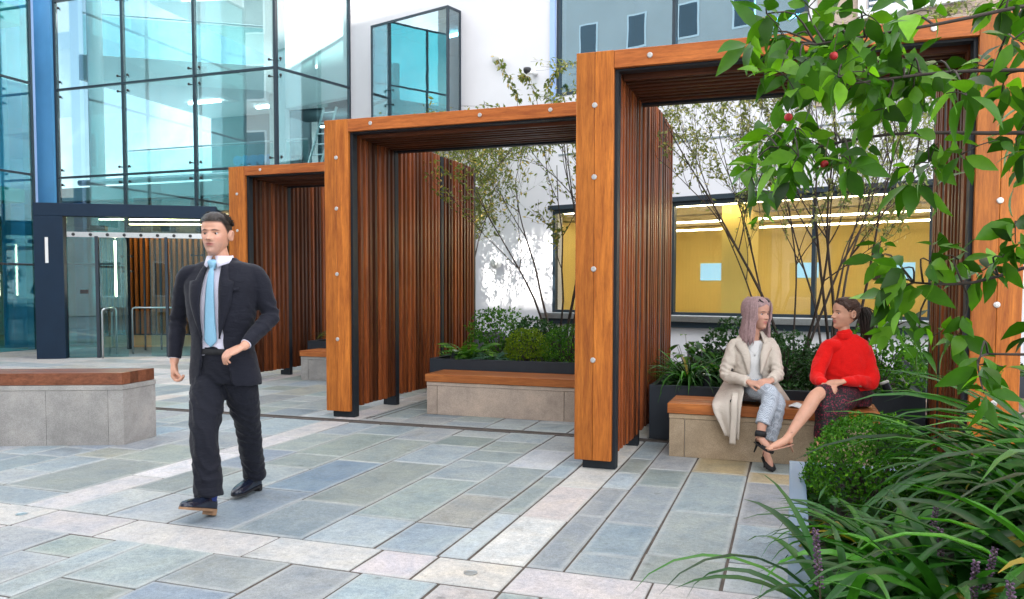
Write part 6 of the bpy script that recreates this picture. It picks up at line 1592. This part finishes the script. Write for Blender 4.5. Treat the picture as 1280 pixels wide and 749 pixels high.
# ---- foreground planter
ZF = .36
shrub((.365, 4.15, ZF-.06), .30, 'large clipped box ball at the far corner of the foreground planter', MAT['box'], 5600, .021, 51, .95, lump=.14, name='box_ball')
spots = [ # x, y, n, L, W, flowers, label
 (.34, 3.05, 63, .52, 0.034, 1, 'strap leaved clump just in front of the box ball'),
 (.46, 2.55, 68, .66, 0.038, 3, 'strap leaved clump with lilac spikes near the left rim of the foreground planter'),
 (.18, 2.45, 28, .64, 0.031, 1, 'strap leaved clump arching out over the left rim of the foreground planter'),
 (.98, 3.35, 80, 1.0, 0.047, 2, 'tall strap leaved clump right of the box ball'),
 (.82, 2.60, 76, .78, 0.042, 3, 'strap leaved clump at the lower right of the photo'),
 (1.28, 3.05, 76, 1.1, 0.047, 2, 'strap leaved clump at the right edge with lilac spikes'),
 (.55, 2.05, 51, .55, 0.029, 2, 'nearest strap leaved clump at the bottom edge'),
 (1.10, 2.35, 51, .75, 0.034, 1, 'nearest strap leaved clump at the right edge'),
 (1.25, 3.95, 76, 1.15, 0.049, 1, 'tall strap leaved clump beside the timber deck'),
 (.92, 3.95, 42, .85, 0.042, 1, 'narrow strap leaved clump growing beside the box ball')]
for i, (x, y, n, L, W_, fl, lb) in enumerate(spots): strap_plant((x, y, ZF), lb, int(n*(1.35 if x > .3 else 1)), L, W_, 60+i, 'strap', fl, lean=(-.08, 0), spread=.92)
ground_cover('ground_cover', .1, 3.1, 1.0, 4.5, ZF-.02, 7000, 'darkleaf', 9, .07, .16)
broadleaf((1.5, 3.7, ZF), 'low bright leafy plant under the tree at the right edge', 60, .13, .45, .42, 71, 'dogwood')

# ---- foreground flowering dogwood
def dogwood():
    r = random.Random(77); base = Vector((1.75, 3.0, ZF-.05)); t = thing('dogwood_tree', 'broad leafed tree reaching in from the right with large green leaves and red fruit', 'tree', tuple(base))
    s = MB(); f = MB(); tw = s
    def whorl(p, d, n, L):
        d = Vector(d).normalized(); a = d.orthogonal().normalized(); b = d.cross(a); a0 = r.uniform(0, PI)
        for k in range(n):
            an = a0+2*PI*k/n; dirn = (a*math.cos(an)+b*math.sin(an))*.85+d*.45+Vector((0, 0, -.30))+rv(r)*.35; leaf(f, p+dirn.normalized()*.012, dirn, Vector((0, 0, 1))+rv(r)*.9, L*r.uniform(.65, 1.2), L*r.uniform(.42, .56), min(1, max(0, r.gauss(.5, .26))), r.uniform(.15, .5), .22)
    smoothtube(s, [base, base+Vector((-.03, 0, .6)), (1.68, 2.95, 1.5), (1.60, 2.85, 2.2)], .045, .028, 10)
    smoothtube(s, [(1.70, 2.98, 1.3), (1.78, 3.2, 1.9), (1.9, 3.3, 2.6)], .03, .018, 8)
    limbs = []
    for pts in ([(1.64, 2.9, 2.0), (1.1, 2.7, 2.17), (.72, 2.6, 2.15), (.35, 2.5, 2.12), (.05, 2.42, 2.08)],
                [(1.62, 2.9, 1.85), (1.1, 2.75, 2.0), (.7, 2.6, 1.98), (.4, 2.5, 1.96), (.12, 2.45, 1.97)],
                [(1.62, 2.9, 1.65), (1.1, 2.75, 1.80), (.6, 2.6, 1.80), (.25, 2.55, 1.81), (-.03, 2.55, 1.80)],
                [(1.66, 2.92, 1.2), (1.2, 2.8, 1.42), (.8, 2.7, 1.47), (.5, 2.66, 1.45), (.34, 2.64, 1.42)],
                [(1.68, 2.9, .95), (1.2, 2.7, 1.12), (.8, 2.6, 1.20), (.52, 2.55, 1.22)]):
        pts = [pts[0]]+[(p[0], p[1]+r.uniform(-.04, .04), p[2]+r.uniform(-.05, .05)) for p in pts[1:-1]]+[pts[-1]]
        smoothtube(s, pts, .009, .003, 7, 4); limbs.append([Vector(p) for p in crom([list(p) for p in pts], 8)])
    hubs = [(-0.08, 2.33, 2.15), (-0.03, 2.5, 2.12), (-0.1, 2.4, 2.12), (0.03, 2.53, 2.22), (0.1, 2.54, 2.17), (0.01, 2.24, 1.98), (-0.04, 2.21, 1.96), (0.08, 2.66, 2.1), (0.13, 2.34, 2.05), (0.17, 2.33, 2.12), (0.26, 2.75, 2.17), (0.29, 2.46, 2.15), (0.38, 2.66, 2.24), (0.43, 2.46, 2.11), (0.52, 2.55, 2.17), (0.5, 2.28, 2.01), (0.27, 2.55, 2.05), (0.35, 2.68, 2.04), (0.4, 2.49, 2.02), (0.5, 2.61, 2.03), (0.04, 2.57, 2.01), (0.1, 2.23, 1.94), (0.21, 2.62, 2.0), (0.31, 2.52, 1.95), (0.35, 2.37, 1.87), (0.39, 2.22, 1.87), (0.56, 2.68, 1.96), (0.23, 2.46, 1.9), (0.53, 2.65, 1.87), (0.61, 2.73, 1.84), (0.44, 2.64, 1.86), (-0.11, 2.76, 1.88), (-0.13, 2.47, 1.75), (-0.06, 2.69, 1.89), (0.0, 2.5, 1.87), (0.06, 2.77, 1.87), (0.13, 2.73, 1.83), (0.14, 2.3, 1.73), (0.01, 2.33, 1.76), (-0.04, 2.37, 1.75), (-0.12, 2.78, 1.73), (0.35, 2.49, 1.75), (0.32, 2.6, 1.71), (0.39, 2.42, 1.69), (0.47, 2.53, 1.74), (0.54, 2.46, 1.7), (0.42, 2.44, 1.76), (0.51, 2.57, 1.63), (0.58, 2.57, 1.59), (0.25, 2.75, 1.5), (0.3, 2.62, 1.46), (0.28, 2.76, 1.39), (0.31, 2.72, 1.29), (0.38, 2.79, 1.41), (0.38, 2.62, 1.48), (0.37, 2.34, 1.38), (0.47, 2.72, 1.49), (0.55, 2.78, 1.46), (0.5, 2.75, 1.36), (0.55, 2.56, 1.49), (0.61, 2.64, 1.39), (0.49, 2.37, 1.3), (0.48, 2.71, 1.27), (0.58, 2.56, 1.2), (0.47, 2.41, 1.2), (0.46, 2.29, 1.14), (0.37, 2.72, 1.22), (.62, 2.7, 2.1), (.6, 2.6, 2.2), (.66, 2.8, 1.95), (.62, 2.6, 1.75), (.66, 2.75, 1.55), (.7, 2.8, 1.3), (.66, 2.7, 1.1), (.48, 2.5, 1.57), (.2, 2.5, 2.0), (.16, 2.6, 2.08), (.3, 2.55, 2.0)]
    hubs += [tuple(l[i]+rv(r)*r.uniform(.05, .2)) for l in limbs for i in range(1, len(l)) for _ in range(2) if l[i].x > .74]
    for k, h in enumerate(hubs):
        if h[0] > .33 and (r.random() < .30 or (h[2] < 1.95 and r.random() < .12)): continue
        h = Vector(h); q = min((p for l in limbs for p in l if p.x > h.x-.02), key=lambda p: (p-h).length, default=limbs[0][-1])
        mid = q.lerp(h, .5)+Vector((0, 0, .03))+rv(r)*.02; smoothtube(tw, [q, mid, h], .0035, .0018, 5, 3)
        d = (h-mid).normalized(); L = r.uniform(.070, .112)
        whorl(h, d, 4, L); whorl(q.lerp(h, .7)+Vector((0, 0, .015)), d, 4, L*.85)
        for _ in range(1 if h.x > .35 else 2): hh = h+rv(r)*r.uniform(.03, .09); smoothtube(tw, [h, h.lerp(hh, .5)+Vector((0, 0, .006)), hh], .002, .0012, 4, 2); whorl(hh, hh-h, r.choice((3, 4)), L*r.uniform(.6, .95))
    s.build('trunk', MAT['stem'], t, smooth=True); f.build('crown', MAT['dogwood'], t, smooth=True)
    for p in ((.091, 2.28, 2.0075), (.074, 2.28, 1.728), (-.018, 2.28, 1.857)):
        m = MB(); prof = [(.0132*math.sin(k*PI/8)+.0001, -.0132*math.cos(k*PI/8)) for k in range(9)]; m.lathe(p, [(a_*.82, b_*.82) for a_, b_ in prof], (0, 0, 1), 14); o = m.build('fruit', MAT['berry'], t, smooth=True)
        m = MB(); m.tube([Vector(p)+Vector((0, 0, .012)), Vector(p)+Vector((.01, 0, .07))], .0012, 5); m.build('fruit_stalk', MAT['twig'], o)
    return t
dogwood()
# ---- garden spotlights
def spot(loc, lab, white=False, aim=(-.3, .2, 1)):
    t = thing('garden_spotlight', lab, 'spotlight', loc, 0, 'garden spotlights in the planters'); c = Vector(loc)
    m = MB(); m.tube([c, c+Vector((0, 0, .06))], .012, 8); m.build('stake', MAT['dark'], t)
    d = Vector(aim).normalized(); m = MB(); m.lathe(tuple(c+Vector((0, 0, .05))), [(.012, 0), (.032, .02), (.036, .10), (.034, .13)], tuple(d), 14); m.build('lamp_body', MAT['steel'], t, smooth=False)
    m = MB(); m.lathe(tuple(c+Vector((0, 0, .05))+d*.131), [(.036, 0), (.040, .008), (.038, .02), (.03, .022)], tuple(d), 14); m.build('lamp_head', MAT['whiteplastic'] if white else MAT['stainless'], t)
spot((.83, 7.62, ZC+.0), 'garden spotlight with pale cap at the right of the red sweater woman', True, (-.45, .1, 1))
spot((-.74, 7.62, ZC), 'garden spotlight in the grassy clump left of the trench coat woman', False, (0, .1, 1))
spot((-3.83, 8.80, ZB), 'garden spotlight beside the fern behind the empty bench', False, (.3, .1, 1))
